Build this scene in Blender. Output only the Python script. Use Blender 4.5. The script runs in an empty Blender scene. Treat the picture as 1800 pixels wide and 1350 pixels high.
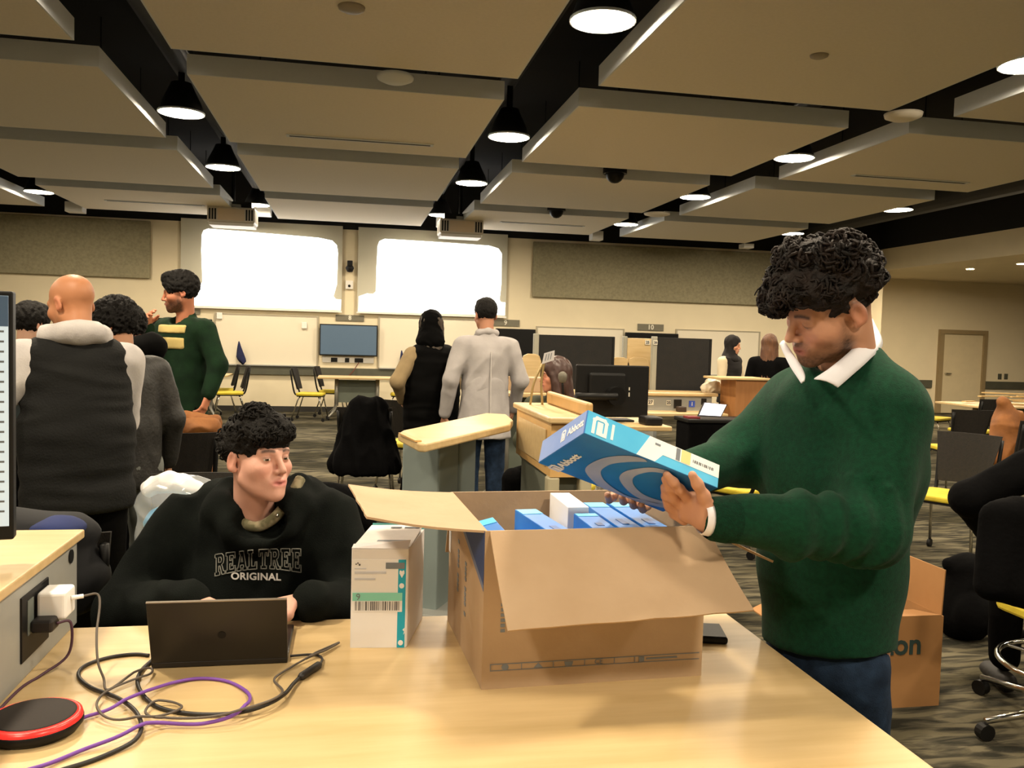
import bpy, bmesh, math, random
import numpy as np
from mathutils import Vector, Matrix

random.seed(4)
SC = bpy.context.scene
COL = SC.collection

# ------------------------------------------------------------------ camera
# room frame: X along the back wall, Y into the room, Z up; camera 1.5 m above the floor
FPX, YAW, PITCH, ROLL, CZ = 1500.0, 0.1889, -0.0538, 0.02863, 1.5
_d = np.array([math.sin(YAW)*math.cos(PITCH), math.cos(YAW)*math.cos(PITCH), math.sin(PITCH)])
_r = np.array([math.cos(YAW), -math.sin(YAW), 0.0])
_u = np.cross(_r, _d)
CR = _r*math.cos(ROLL) + _u*math.sin(ROLL)
CU = np.cross(CR, _d)
CD = _d
CC = np.array([0, 0, CZ])
cam = bpy.data.cameras.new('camera')
cam.sensor_width = 36.0
cam.lens = FPX/1800*36.0
cam.clip_start = 0.02
camo = bpy.data.objects.new('camera', cam)
COL.objects.link(camo)
camo.matrix_world = Matrix(((CR[0], CU[0], -CD[0], 0), (CR[1], CU[1], -CD[1], 0), (CR[2], CU[2], -CD[2], CZ), (0, 0, 0, 1)))
SC.camera = camo

# ------------------------------------------------------------------ world, exposure
W = bpy.data.worlds.new('sky')
SC.world = W
W.use_nodes = True
W.node_tree.nodes['Background'].inputs[0].default_value = (0.0, 0.0, 0.0, 1)
W.node_tree.nodes['Background'].inputs[1].default_value = 0.0       # a closed room: all light comes from its lamps and screens
SC.view_settings.view_transform = 'Standard'
SC.view_settings.look = 'None'
SC.view_settings.gamma = 1.0
SC.view_settings.use_curve_mapping = False
SC.view_settings.exposure = 0.2
LAMP = 210.0                                                        # emission of one pendant lens

# ------------------------------------------------------------------ pixel <-> place helpers (photo 1800 x 1350)
def ray(px, py):
    return CD + CR*((px-900)/FPX) - CU*((py-675)/FPX)
def at(px, py, dep):
    return CC + ray(px, py)*dep
def aty(px, py, Y):
    v = ray(px, py)
    return CC + v*(Y/v[1])
def atz(px, py, z):
    v = ray(px, py)
    return CC + v*((z-CZ)/v[2])
def atx(px, py, X):
    v = ray(px, py)
    return CC + v*(X/v[0])

# ------------------------------------------------------------------ materials
def lin(c):
    out = []
    for v in c[:3]:
        v = v/255.0
        out.append(v/12.92 if v <= 0.04045 else ((v+0.055)/1.055)**2.4)
    return (out[0], out[1], out[2], 1.0)
MATS = {}
def mat(name, c, rough=0.6, metal=0.0, var=0.0, vscale=8.0, bump=0.0, bscale=60.0, emit=0.0, spec=0.5, stretch=None,
        c2=None, alpha=None, trans=0.0, sheen=0.0, vcol=False, detail=4.0, coat=0.0, bdist=0.01, contrast=None):
    """procedural principled material: base colour c (sRGB 0-255), optional noise towards c2, optional bump"""
    if name in MATS:
        return MATS[name]
    m = bpy.data.materials.new(name)
    m.use_nodes = True
    nt = m.node_tree
    b = nt.nodes['Principled BSDF']
    b.inputs['Base Color'].default_value = lin(c)
    b.inputs['Roughness'].default_value = rough
    b.inputs['Metallic'].default_value = metal
    b.inputs['Specular IOR Level'].default_value = spec
    b.inputs['Transmission Weight'].default_value = trans
    b.inputs['Sheen Weight'].default_value = sheen
    b.inputs['Coat Weight'].default_value = coat
    if alpha is not None:
        b.inputs['Alpha'].default_value = alpha
    tc = None
    def coords(scale):
        nonlocal tc
        if tc is None:
            tc = nt.nodes.new('ShaderNodeTexCoord')
        mp = nt.nodes.new('ShaderNodeMapping')
        nt.links.new(tc.outputs['Object'], mp.inputs['Vector'])
        if stretch:
            mp.inputs['Scale'].default_value = stretch
        no = nt.nodes.new('ShaderNodeTexNoise')
        no.inputs['Scale'].default_value = scale
        no.inputs['Detail'].default_value = detail
        nt.links.new(mp.outputs[0], no.inputs['Vector'])
        return no
    if vcol:
        vc = nt.nodes.new('ShaderNodeVertexColor')
        vc.layer_name = 'Col'
        nt.links.new(vc.outputs[0], b.inputs['Base Color'])
    elif var > 0 or c2 is not None:
        no = coords(vscale)
        cr = nt.nodes.new('ShaderNodeValToRGB')
        l1 = lin(c)
        l2 = lin(c2) if c2 is not None else tuple(v*(1-var) for v in l1[:3]) + (1,)
        cr.color_ramp.elements[0].color = l2
        cr.color_ramp.elements[1].color = l1
        lo, hi = contrast or (0.3, 0.7)
        cr.color_ramp.elements[0].position = lo
        cr.color_ramp.elements[1].position = hi
        nt.links.new(no.outputs['Fac'], cr.inputs[0])
        nt.links.new(cr.outputs[0], b.inputs['Base Color'])
    if bump > 0:
        no2 = coords(bscale)
        bp = nt.nodes.new('ShaderNodeBump')
        bp.inputs['Strength'].default_value = bump
        bp.inputs['Distance'].default_value = bdist
        nt.links.new(no2.outputs['Fac'], bp.inputs['Height'])
        nt.links.new(bp.outputs[0], b.inputs['Normal'])
    if emit > 0:
        b.inputs['Emission Color'].default_value = lin(c)
        b.inputs['Emission Strength'].default_value = emit
    MATS[name] = m
    return m

def plainmat(name, c, **k):
    return mat(name, c, **k)

# ------------------------------------------------------------------ object helpers
def origin_of(p):
    o = Vector((0, 0, 0))
    while p is not None:
        o += p.location
        p = p.parent
    return o
def tag(o, label=None, cat=None, group=None, kind=None):
    if label: o['label'] = label
    if cat: o['category'] = cat
    if group: o['group'] = group
    if kind: o['kind'] = kind
    return o
def thing(name, label, cat, loc=(0, 0, 0), group=None):
    o = bpy.data.objects.new(name, None)
    o.empty_display_size = 0.1
    COL.objects.link(o)
    o.location = Vector([float(v) for v in loc])
    return tag(o, label, cat, group)
def link_mesh(name, me, m, parent=None, smooth=False, bevel=0.0, bseg=2):
    o = bpy.data.objects.new(name, me)
    COL.objects.link(o)
    if m is not None:
        if isinstance(m, (list, tuple)):
            for q in m: me.materials.append(q)
        else:
            me.materials.append(m)
    if smooth:
        me.polygons.foreach_set('use_smooth', [True]*len(me.polygons))
    if parent is not None:
        off = origin_of(parent)
        me.transform(Matrix.Translation(-off))
        o.parent = parent
    if bevel > 0:
        b = o.modifiers.new('bevel', 'BEVEL')
        b.width = bevel
        b.segments = bseg
        b.limit_method = 'ANGLE'
        b.angle_limit = math.radians(40)
    return o
def nrm(v):
    v = np.array(v, float)
    return v/np.linalg.norm(v)
def frame_z(w):
    w = nrm(w)
    a = np.array([0, 0, 1.0]) if abs(w[2]) < 0.9 else np.array([1.0, 0, 0])
    u = nrm(np.cross(a, w))
    return u, np.cross(w, u), w

class MB:
    """collects simple shapes; build() links them as ONE mesh object"""
    def __init__(s):
        s.v, s.f, s.mi, s.cur = [], [], [], 0
    def add(s, vs, fs):
        n = len(s.v)
        s.v += [tuple(float(c) for c in p) for p in vs]
        s.f += [tuple(i+n for i in f) for f in fs]
        s.mi += [s.cur]*len(fs)
        return s
    def m(s, i):
        s.cur = i
        return s
    def hexa(s, p):   # 8 points: bottom 0-3 ccw, top 4-7
        return s.add(p, [(0, 3, 2, 1), (4, 5, 6, 7), (0, 1, 5, 4), (1, 2, 6, 5), (2, 3, 7, 6), (3, 0, 4, 7)])
    def box(s, x0, x1, y0, y1, z0, z1):
        return s.hexa([(x0, y0, z0), (x1, y0, z0), (x1, y1, z0), (x0, y1, z0), (x0, y0, z1), (x1, y0, z1), (x1, y1, z1), (x0, y1, z1)])
    def obox(s, o, a, b, c):      # origin corner and three edge vectors
        o, a, b, c = [np.array(q, float) for q in (o, a, b, c)]
        if np.dot(np.cross(a, b), c) < 0:
            a, b = b, a
        return s.hexa([o, o+a, o+a+b, o+b, o+c, o+a+c, o+a+b+c, o+b+c])
    def slab(s, quad, t):         # quad of 4 points extruded by vector t
        q = [np.array(p, float) for p in quad]
        t = np.array(t, float)
        n = np.cross(q[1]-q[0], q[3]-q[0])
        if np.dot(n, t) < 0:
            q = q[::-1]
        return s.hexa(q + [p+t for p in q])
    def prism(s, poly, ext):      # polygon (3D points) extruded by vector ext
        q = [np.array(p, float) for p in poly]
        ext = np.array(ext, float)
        n = np.zeros(3)
        for i in range(len(q)):
            n += np.cross(q[i], q[(i+1) % len(q)])
        if np.dot(n, ext) < 0:
            q = q[::-1]
        k = len(q)
        fs = [tuple(range(k))[::-1], tuple(range(k, 2*k))]
        fs += [(i, (i+1) % k, k+(i+1) % k, k+i) for i in range(k)]
        return s.add(q + [p+ext for p in q], fs)
    def cyl(s, p, q, r, r2=None, n=12, caps=True):
        p, q = np.array(p, float), np.array(q, float)
        r2 = r if r2 is None else r2
        u, v, w = frame_z(q-p)
        vs = []
        for c, rr in ((p, r), (q, r2)):
            for i in range(n):
                a = 2*math.pi*i/n
                vs.append(c + (u*math.cos(a) + v*math.sin(a))*rr)
        fs = [(i, (i+1) % n, n+(i+1) % n, n+i) for i in range(n)]
        if caps:
            fs += [tuple(range(n))[::-1], tuple(range(n, 2*n))]
        return s.add(vs, fs)
    def tube(s, pts, r, n=8, caps=True, closed=False):
        pts = [np.array(p, float) for p in pts]
        rs = r if isinstance(r, (list, tuple)) else [r]*len(pts)
        vs, k = [], len(pts)
        u = None
        for i, p in enumerate(pts):
            if closed:
                t = pts[(i+1) % k]-pts[i-1]
            else:
                t = pts[min(i+1, k-1)]-pts[max(i-1, 0)]
            t = nrm(t)
            if u is None:
                u = frame_z(t)[0]
            u = nrm(u - t*np.dot(u, t))
            v = np.cross(t, u)
            for j in range(n):
                a = 2*math.pi*j/n
                vs.append(p + (u*math.cos(a)+v*math.sin(a))*rs[i])
        fs = []
        for i in range(k if closed else k-1):
            for j in range(n):
                a, b = i*n+j, i*n+(j+1) % n
                c, d = ((i+1) % k)*n+(j+1) % n, ((i+1) % k)*n+j
                fs.append((a, b, c, d))
        if caps and not closed:
            fs += [tuple(range(n))[::-1], tuple(range((k-1)*n, k*n))]
        return s.add(vs, fs)
    def lathe(s, prof, c=(0, 0, 0), n=24, axis=(0, 0, 1)):     # prof: (radius, height)
        u, v, w = frame_z(axis)
        c = np.array(c, float)
        vs, fs = [], []
        for (r, h) in prof:
            for j in range(n):
                a = 2*math.pi*j/n
                vs.append(c + (u*math.cos(a)+v*math.sin(a))*max(r, 1e-5) + w*h)
        for i in range(len(prof)-1):
            for j in range(n):
                fs.append((i*n+j, i*n+(j+1) % n, (i+1)*n+(j+1) % n, (i+1)*n+j))
        return s.add(vs, fs)
    def ball(s, c, r, n=12, sq=(1, 1, 1)):
        c = np.array(c, float)
        vs, fs, k = [], [], n//2
        for i in range(k+1):
            th = math.pi*i/k
            for j in range(n):
                a = 2*math.pi*j/n
                vs.append(c + np.array([math.sin(th)*math.cos(a)*sq[0], math.sin(th)*math.sin(a)*sq[1], -math.cos(th)*sq[2]])*r)
        for i in range(k):
            for j in range(n):
                fs.append((i*n+j, i*n+(j+1) % n, (i+1)*n+(j+1) % n, (i+1)*n+j))
        return s.add(vs, fs)
    def build(s, name, m, parent=None, smooth=False, bevel=0.0, bseg=2):
        me = bpy.data.meshes.new(name)
        me.from_pydata(s.v, [], s.f)
        if any(s.mi):
            me.polygons.foreach_set('material_index', s.mi)
        me.update()
        return link_mesh(name, me, m, parent, smooth, bevel, bseg)

def spline(pts, n=8, closed=False):
    """Catmull-Rom through the points"""
    P = [np.array(p, float) for p in pts]
    k = len(P)
    out = []
    rng = range(k) if closed else range(k-1)
    for i in rng:
        p0 = P[i-1] if (i > 0 or closed) else P[0]*2-P[1]
        p1, p2 = P[i], P[(i+1) % k]
        p3 = P[(i+2) % k] if (i+2 < k or closed) else P[-1]*2-P[-2]
        for j in range(n):
            t = j/n
            out.append(0.5*((2*p1)+(-p0+p2)*t+(2*p0-5*p1+4*p2-p3)*t*t+(-p0+3*p1-3*p2+p3)*t**3))
    if not closed:
        out.append(P[-1])
    return out

def text_mesh(txt, size, ext=0.0005, outline=False, spacing=1.0, bold=0.0):
    cu = bpy.data.curves.new('text', 'FONT')
    cu.body = txt
    cu.size = size
    cu.space_character = spacing
    cu.align_x = 'CENTER'
    cu.align_y = 'CENTER'
    cu.resolution_u = 3
    cu.offset = bold
    if outline:
        cu.fill_mode = 'NONE'
        cu.bevel_depth = size*0.035
        cu.bevel_resolution = 0
    else:
        cu.extrude = ext
    o = bpy.data.objects.new('text', cu)
    COL.objects.link(o)
    dg = bpy.context.evaluated_depsgraph_get()
    me = bpy.data.meshes.new_from_object(o.evaluated_get(dg))
    bpy.data.objects.remove(o)
    bpy.data.curves.remove(cu)
    me.materials.clear()
    return me
def text(name, txt, size, o, right, up, m, parent, sx=1.0, **k):
    """flat lettering centred at o, reading along right, tops along up"""
    me = text_mesh(txt, size, **k)
    r, u = nrm(right), nrm(up)
    u = nrm(u - r*np.dot(u, r))
    n = np.cross(r, u)
    o = np.array(o, float)
    M = Matrix(((r[0]*sx, u[0], n[0], o[0]), (r[1]*sx, u[1], n[1], o[1]), (r[2]*sx, u[2], n[2], o[2]), (0, 0, 0, 1)))
    me.transform(M)
    return link_mesh(name, me, m, parent)

def children(o):
    return [c for c in bpy.data.objects if c.parent == o]
def copy_tree(o, kids=None, parent=None):
    c = o.copy()
    COL.objects.link(c)
    c.parent = parent
    for ch in list(o.children):
        copy_tree(ch, None, c)
    return c
# ------------------------------------------------------------------ the room
YB, XL, XR, YF, ZD = 16.5, -9.5, 11.05, -5.0, 4.4      # back wall, left wall, bulkhead, front wall, deck
M_wall = mat('wall_paint', (226, 214, 184), rough=0.9, var=0.04, vscale=3, bump=0.05, bscale=90)
M_dark = mat('deck_black', (16, 16, 16), rough=0.95, var=0.3, vscale=4)
M_felt = mat('grey_felt', (152, 145, 118), rough=1.0, c2=(132, 126, 102), vscale=22, bump=0.15, bscale=120, detail=8)
M_band = mat('raceway_grey', (84, 84, 70), rough=0.7, var=0.15, vscale=6)
M_maple = mat('maple_laminate', (206, 180, 134), rough=0.38, c2=(192, 165, 117), vscale=3.2, stretch=(1.0, 9.0, 9.0), bump=0.03, bscale=30)
M_mapled = mat('maple_edge', (206, 166, 106), rough=0.45, var=0.15, vscale=9)
M_black = mat('black_plastic', (19, 19, 19), spec=0.25, rough=0.5, var=0.2, vscale=20)
M_grey = mat('grey_metal', (150, 152, 148), rough=0.45, metal=0.1, var=0.06, vscale=12)
M_chrome = mat('chrome', (210, 208, 202), rough=0.16, metal=1.0, var=0.05, vscale=30)
M_white = mat('white_plastic', (232, 230, 224), rough=0.45, var=0.03, vscale=20)
M_board = mat('whiteboard', (226, 218, 198), rough=0.3, var=0.02, vscale=2)
M_scr = mat('screen_cloth', (196, 194, 178), rough=0.9, var=0.03, vscale=3)
M_beam = mat('projected_light', (255, 255, 255), rough=0.9, emit=3.0)
M_tv = mat('tv_glass', (70, 88, 104), rough=0.3, emit=0.5)
M_tvoff = mat('dark_glass', (12, 12, 12), spec=0.2, rough=0.45, var=0.2, vscale=3)
M_sign = mat('sign_grey', (112, 108, 92), rough=0.6, var=0.05, vscale=20)
M_letter = mat('sign_letter', (226, 222, 206), rough=0.6, var=0.02, vscale=20)
M_navy = mat('navy_cloth', (30, 36, 78), rough=0.9, var=0.3, vscale=12, bump=0.3, bscale=40)

# carpet: grey-green loop pile with dark broken streaks
def carpet():
    m = bpy.data.materials.new('carpet')
    m.use_nodes = True
    nt = m.node_tree
    b = nt.nodes['Principled BSDF']
    b.inputs['Roughness'].default_value = 1.0
    b.inputs['Specular IOR Level'].default_value = 0.1
    tc = nt.nodes.new('ShaderNodeTexCoord')
    def noise(scale, sc, det=5.0, dist=0.0):
        mp = nt.nodes.new('ShaderNodeMapping')
        mp.inputs['Scale'].default_value = sc
        nt.links.new(tc.outputs['Object'], mp.inputs[0])
        n = nt.nodes.new('ShaderNodeTexNoise')
        n.inputs['Scale'].default_value = scale
        n.inputs['Detail'].default_value = det
        n.inputs['Distortion'].default_value = dist
        nt.links.new(mp.outputs[0], n.inputs[0])
        return n
    n1 = noise(7.0, (0.5, 2.6, 1), 6.0, 0.8)
    r1 = nt.nodes.new('ShaderNodeValToRGB')
    e = r1.color_ramp.elements
    e[0].position, e[0].color = 0.38, lin((46, 45, 38))
    e[1].position, e[1].color = 0.56, lin((104, 98, 80))
    x = e.new(0.48)
    x.color = lin((76, 72, 60))
    n2 = noise(1.3, (0.7, 1.3, 1), 3.0)
    r2 = nt.nodes.new('ShaderNodeValToRGB')
    r2.color_ramp.elements[0].position, r2.color_ramp.elements[0].color = 0.42, lin((150, 150, 138))
    r2.color_ramp.elements[1].position, r2.color_ramp.elements[1].color = 0.6, (1, 1, 1, 1)
    mx = nt.nodes.new('ShaderNodeMix')
    mx.data_type = 'RGBA'
    mx.blend_type = 'MULTIPLY'
    mx.inputs['Factor'].default_value = 1.0
    nt.links.new(n1.outputs['Fac'], r1.inputs[0])
    nt.links.new(n2.outputs['Fac'], r2.inputs[0])
    nt.links.new(r1.outputs[0], mx.inputs['A'])
    nt.links.new(r2.outputs[0], mx.inputs['B'])
    nt.links.new(mx.outputs['Result'], b.inputs['Base Color'])
    n3 = noise(160, (1, 1, 1), 2.0)
    bp = nt.nodes.new('ShaderNodeBump')
    bp.inputs['Strength'].default_value = 0.5
    bp.inputs['Distance'].default_value = 0.005
    nt.links.new(n3.outputs['Fac'], bp.inputs['Height'])
    nt.links.new(bp.outputs[0], b.inputs['Normal'])
    return m
M_carpet = carpet()

def struct(name, mb, m, bevel=0.0):
    return tag(mb.build(name, m, bevel=bevel), kind='structure')
XA, YA = 21.0, 18.2
struct('floor', MB().box(XL-0.2, XA+0.2, YF-0.2, YA+0.2, -0.1, 0.0), M_carpet)
struct('ceiling', MB().box(XL-0.2, XR+0.1, YF-0.2, YB+0.2, ZD, ZD+0.1), M_dark)
struct('wall_back', MB().box(XL-0.2, XR+0.1, YB, YB+0.2, 0, 3.45), M_wall)
struct('trim_1', MB().box(XL-0.2, XR+0.1, YB-0.002, YB+0.2, 3.45, ZD), M_dark)
struct('wall_left', MB().box(XL-0.2, XL, YF-0.2, YB, 0, ZD), M_wall)
struct('wall_right', MB().box(XR, XR+0.12, YF-0.2, YB+0.2, 3.15, 3.6), M_wall)
struct('trim_2', MB().box(XR, XR+0.12, YF-0.2, YB+0.2, 3.6, ZD), M_dark)
struct('ceiling_alcove', MB().box(XR+0.12, XA+0.2, YF-0.2, YA+0.2, 3.15, 3.25), M_wall)
struct('wall_alcove_back', MB().box(XR+0.1, XA+0.2, YA, YA+0.2, 0, 3.15), M_wall)
struct('wall_alcove_end', MB().box(XR-0.1, XR+0.1, YB+0.2, YA, 0, 3.15), M_wall)
struct('wall_alcove_right', MB().box(XA, XA+0.2, YF-0.2, YA, 0, 3.15), M_wall)
struct('wall_front', MB().box(XL-0.2, XA, YF-0.2, YF, 0, ZD), M_wall)
struct('baseboard_back', MB().box(XL, XR, YB-0.015, YB, 0, 0.1), mat('rubber_base', (44, 42, 38), rough=0.7, var=0.1))
struct('trim_3', MB().box(XL, XR, YB-0.06, YB, 0.69, 0.84), M_band, bevel=0.005)
struct('trim_4', MB().box(XR+0.1, 13.7, YA-0.05, YA, 0.60, 0.78).box(15.1, XA, YA-0.05, YA, 0.60, 0.78), M_band)
# alcove door in its frame
d0, d1 = aty(1656, 585, YA), aty(1728, 587, YA)
dr = tag(MB().box(d0[0]+0.02, d1[0]-0.02, YA-0.03, YA, 0, 1.9).build('door_1', mat('door_cream', (214, 200, 166), rough=0.5, var=0.05)), kind='structure')
MB().box(d0[0]-0.1, d0[0]+0.02, YA-0.08, YA, 0, 2.0).box(d1[0]-0.02, d1[0]+0.08, YA-0.08, YA, 0, 2.0).box(d0[0]+0.02, d1[0]-0.02, YA-0.08, YA, 1.9, 2.0).build('door_frame', mat('frame_tan', (150, 132, 98), rough=0.5, var=0.05), dr)
MB().cyl((d0[0]+0.12, YA-0.09, 0.95), (d0[0]+0.12, YA-0.03, 0.95), 0.02).box(d0[0]+0.1, d0[0]+0.24, YA-0.1, YA-0.085, 0.935, 0.965).build('door_handle', M_chrome, dr)
for i, px in enumerate((1757, 1768)):
    p = aty(px, 662, YA)
    tag(MB().box(p[0]-0.05, p[0]+0.05, YA-0.012, YA, p[2]-0.07, p[2]+0.07).box(p[0]-0.012, p[0]+0.012, YA-0.022, YA-0.012, p[2]-0.03, p[2]+0.03).build('light_switch', M_band, bevel=0.004),
        'small light switch plate on the alcove wall beside the cream door', 'switch', 'switch plates by the alcove door')
# recessed downlights in the alcove ceiling
for (x, y, lb) in ((12.16, 15.17, 'small recessed alcove downlight nearer the cream door'), (12.19, 13.88, 'small recessed alcove downlight farther from the cream door'),
                   (12.18, 12.58, 'small recessed alcove downlight, third of its row from the cream door'), (12.18, 11.28, 'small recessed alcove downlight, fourth of its row from the cream door')):
    p = (x, y)
    off = '_offscreen' if y < 13 else ''
    t = thing('downlight'+off, lb, 'downlight', (p[0], p[1], 3.15), 'alcove downlights')
    MB().lathe([(0.09, 0.0), (0.09, -0.012), (0.07, -0.012), (0.07, 0.0)], (p[0], p[1], 3.15), 20).build('trim_ring', M_white, t)
    MB().cyl((p[0], p[1], 3.144), (p[0], p[1], 3.149), 0.07, n=20).build('lens'+off, mat('downlight_lens', (255, 232, 196), emit=1800.0), t)

# ------------------------------------------------------------------ suspended ceiling clouds
M_cloud = mat('cloud_felt', (220, 212, 196), rough=1.0, var=0.05, vscale=40, bump=0.15, bscale=140)
M_cedge = mat('cloud_edge', (206, 211, 214), rough=0.9, var=0.03, vscale=20)
ZC, TC = 3.42, 0.15
COLX = [(-7.35, -4.92), (-4.30, -1.864), (-1.246, 1.19), (1.81, 4.254), (4.844, 7.323)]
ROWY = [(3.95, 6.336), (6.912, 9.254), (9.85, 12.298), (12.922, 15.206)]
ORD = ('first', 'second', 'third', 'fourth', 'fifth', 'sixth')
slots = {(2, 1): 'near', (4, 1): 'near', (1, 3): 'mid', (3, 3): 'mid'}
for ci, (x0, x1) in enumerate(COLX):
    for ri, (y0, y1) in enumerate(ROWY):
        if (ci == 0 and ri < 2):
            continue
        slot = (ci, ri) in slots
        t = thing('ceiling_cloud', '%s beige ceiling cloud, %s row from the back wall, %s column from the bulkhead' % ('slotted' if slot else 'plain', ORD[3-ri], ORD[4-ci]),
                  'ceiling panel', ((x0+x1)/2, (y0+y1)/2, ZC), 'clouds with slot diffusers' if slot else 'plain ceiling clouds')
        MB().box(x0+0.012, x1-0.012, y0+0.012, y1-0.012, ZC, ZC+TC-0.01).build('panel_face', M_cloud, t)
        e = MB()
        for (a, b, c, d) in ((x0, x1, y0, y0+0.012), (x0, x1, y1-0.012, y1), (x0, x0+0.012, y0+0.012, y1-0.012), (x1-0.012, x1, y0+0.012, y1-0.012)):
            e.box(a, b, c, d, ZC+0.001, ZC+TC)
        e.build('edge_band', M_cedge, t)
        for sx in (0.2, 0.8):
            for sy in (0.2, 0.8):
                xx, yy = x0+(x1-x0)*sx, y0+(y1-y0)*sy
                MB().cyl((xx, yy, ZC+TC-0.02), (xx, yy, ZD), 0.006, n=6).build('hanger_rod', M_black, t)
        if slot:
            cx, cy = (x0+x1)/2+0.1, y0+(y1-y0)*(0.78 if slots[(ci, ri)] == 'near' else 0.5)
            MB().box(cx-0.72, cx+0.72, cy-0.05, cy+0.05, ZC-0.008, ZC).build('slot_diffuser', M_cedge, t)
            MB().box(cx-0.69, cx+0.69, cy-0.018, cy+0.018, ZC-0.0095, ZC-0.0075).build('slot_gap', M_dark, t)
# ducts and conduits in the dark gaps
for (x, z, r, lb) in ((-1.55, 3.95, 0.12, 'over the fourth gap between clouds from the bulkhead'), (1.5, 4.05, 0.09, 'over the third gap between clouds from the bulkhead'), (4.55, 4.0, 0.11, 'over the second gap between clouds from the bulkhead'), (9.2, 3.95, 0.22, 'beside the bulkhead')):
    tag(MB().cyl((x, YF, z), (x, YB, z), r, n=16).build('ceiling_duct', mat('duct_black', (22, 22, 22), rough=0.8, var=0.2), smooth=True),
        'black painted pipe running '+lb, 'duct', 'ducts above the clouds')
# devices on the clouds
def disc_dev(name, px, py, z, r, h, m, label, cat, group=None):
    p = atz(px, py, z)
    tag(MB().lathe([(0.0, -h), (r*0.6, -h), (r*0.95, -h*0.55), (r, 0.0), (0, 0)], (p[0], p[1], z), 24).build(name, m, smooth=True), label, cat, group)
disc_dev('smoke_detector', 695, 133, ZC, 0.14, 0.05, M_cedge, 'pale round smoke detector on the edge of a near ceiling cloud', 'detector')
disc_dev('sensor', 618, 12, ZC, 0.08, 0.03, mat('sensor_tan', (150, 142, 126), var=0.05), 'tan round sensor in the ceiling cloud above the room middle', 'sensor')
disc_dev('sensor', 1440, 97, ZC, 0.06, 0.02, mat('sensor_tan', (150, 142, 126)), 'tan round sensor in the ceiling cloud above the man in the green sweater', 'sensor')
disc_dev('ceiling_speaker', 1588, 200, ZC, 0.15, 0.05, M_cloud, 'flat pale round disc in the dark gap between the clouds', 'speaker')
disc_dev('ceiling_speaker', 1155, 375, ZC+0.02, 0.2, 0.04, M_cloud, 'pale round disc at the far gap between the clouds', 'speaker')
for (px, py, lb) in ((1081, 306, 'black dome camera on the front edge of a ceiling cloud'), (978, 371, 'black dome camera on the farthest row of ceiling clouds')):
    yc = 9.85 if px > 1000 else 12.922
    p = aty(px, py, yc-0.14)
    t = thing('dome_camera', lb, 'camera', (p[0], yc, ZC+0.06))
    MB().cyl((p[0], yc-0.141, ZC+0.03), (p[0], yc-0.141, ZC+0.1), 0.14, n=20).build('housing', M_black, t)
    MB().ball((p[0], yc-0.141, ZC+0.03), 0.11, 16).build('dome', M_tvoff, t, smooth=True)

# ------------------------------------------------------------------ pendant lamps
def pendant(x, y, z=3.47, lb='', off=''):
    t = thing('pendant_lamp'+off, lb, 'lamp', (x, y, z), 'pendant downlights')
    MB().lathe([(0.205, 0.0), (0.2, 0.02), (0.17, 0.10), (0.12, 0.20), (0.09, 0.27), (0.0, 0.27)], (x, y, z), 28).build('shade', M_black, t, smooth=True)
    MB().lathe([(0.207, -0.004), (0.207, 0.012), (0.196, 0.012), (0.196, -0.004), (0.207, -0.004)], (x, y, z), 28).build('rim', M_cedge, t, smooth=True)
    MB().lathe([(0.0, -0.008), (0.1, -0.006), (0.196, 0.004)], (x, y, z), 28).build('lens'+off, M_lens, t, smooth=True)
    MB().cyl((x, y, z+0.26), (x, y, ZD), 0.03, n=10).build('stem', M_black, t)
M_lens = mat('pendant_lens', (255, 236, 206), emit=LAMP)
OUT = ((0, 2), (0, 3), (0, 4), (1, 2), (4, 2), (4, 3))          # the same lamp grid just beyond the frame
GX = [-4.59, -1.555, 1.5, 4.55, 7.6]
GY = [-0.7, 2.25, 5.2, 8.38, 11.0, 13.95]
for gi, x in enumerate(GX):
    for yi, y in enumerate(GY):
        if gi in (1, 2) and yi == 5:
            y = 14.85
        pendant(x, y, 3.47 if y < 14.5 else 3.58, 'black pendant downlight, %s from the back wall in the %s gap from the bulkhead' % (ORD[5-yi], ORD[4-gi]),
                '_offscreen' if (yi < 2 or (gi, yi) in OUT) else '')

# small white fittings hanging near the back wall
for (px, py, w, h, lb) in ((133, 365, 26, 16, 'above the felt panel behind the bald man'), (1048, 415, 20, 16, 'above the long felt panel, nearer the screens'), (1312, 433, 20, 8, 'above the long felt panel, nearer the bulkhead'), (458, 370, 34, 18, 'beside the projector of the first screen'), (783, 388, 30, 22, 'beside the projector near sign nine')):
    p = aty(px, py, 15.6)
    s = 15.9/1500
    t = thing('wall_washer', 'small white box fitting hung '+lb, 'light fitting', p, 'wall washers')
    MB().box(p[0]-w*s/2, p[0]+w*s/2, p[1]-0.12, p[1]+0.12, p[2]-h*s/2, p[2]+h*s/2).build('housing', M_white, t, bevel=0.01)
    MB().cyl((p[0], p[1], p[2]+h*s/2), (p[0], p[1], ZD), 0.012, n=8).build('stem', M_black, t)

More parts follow.
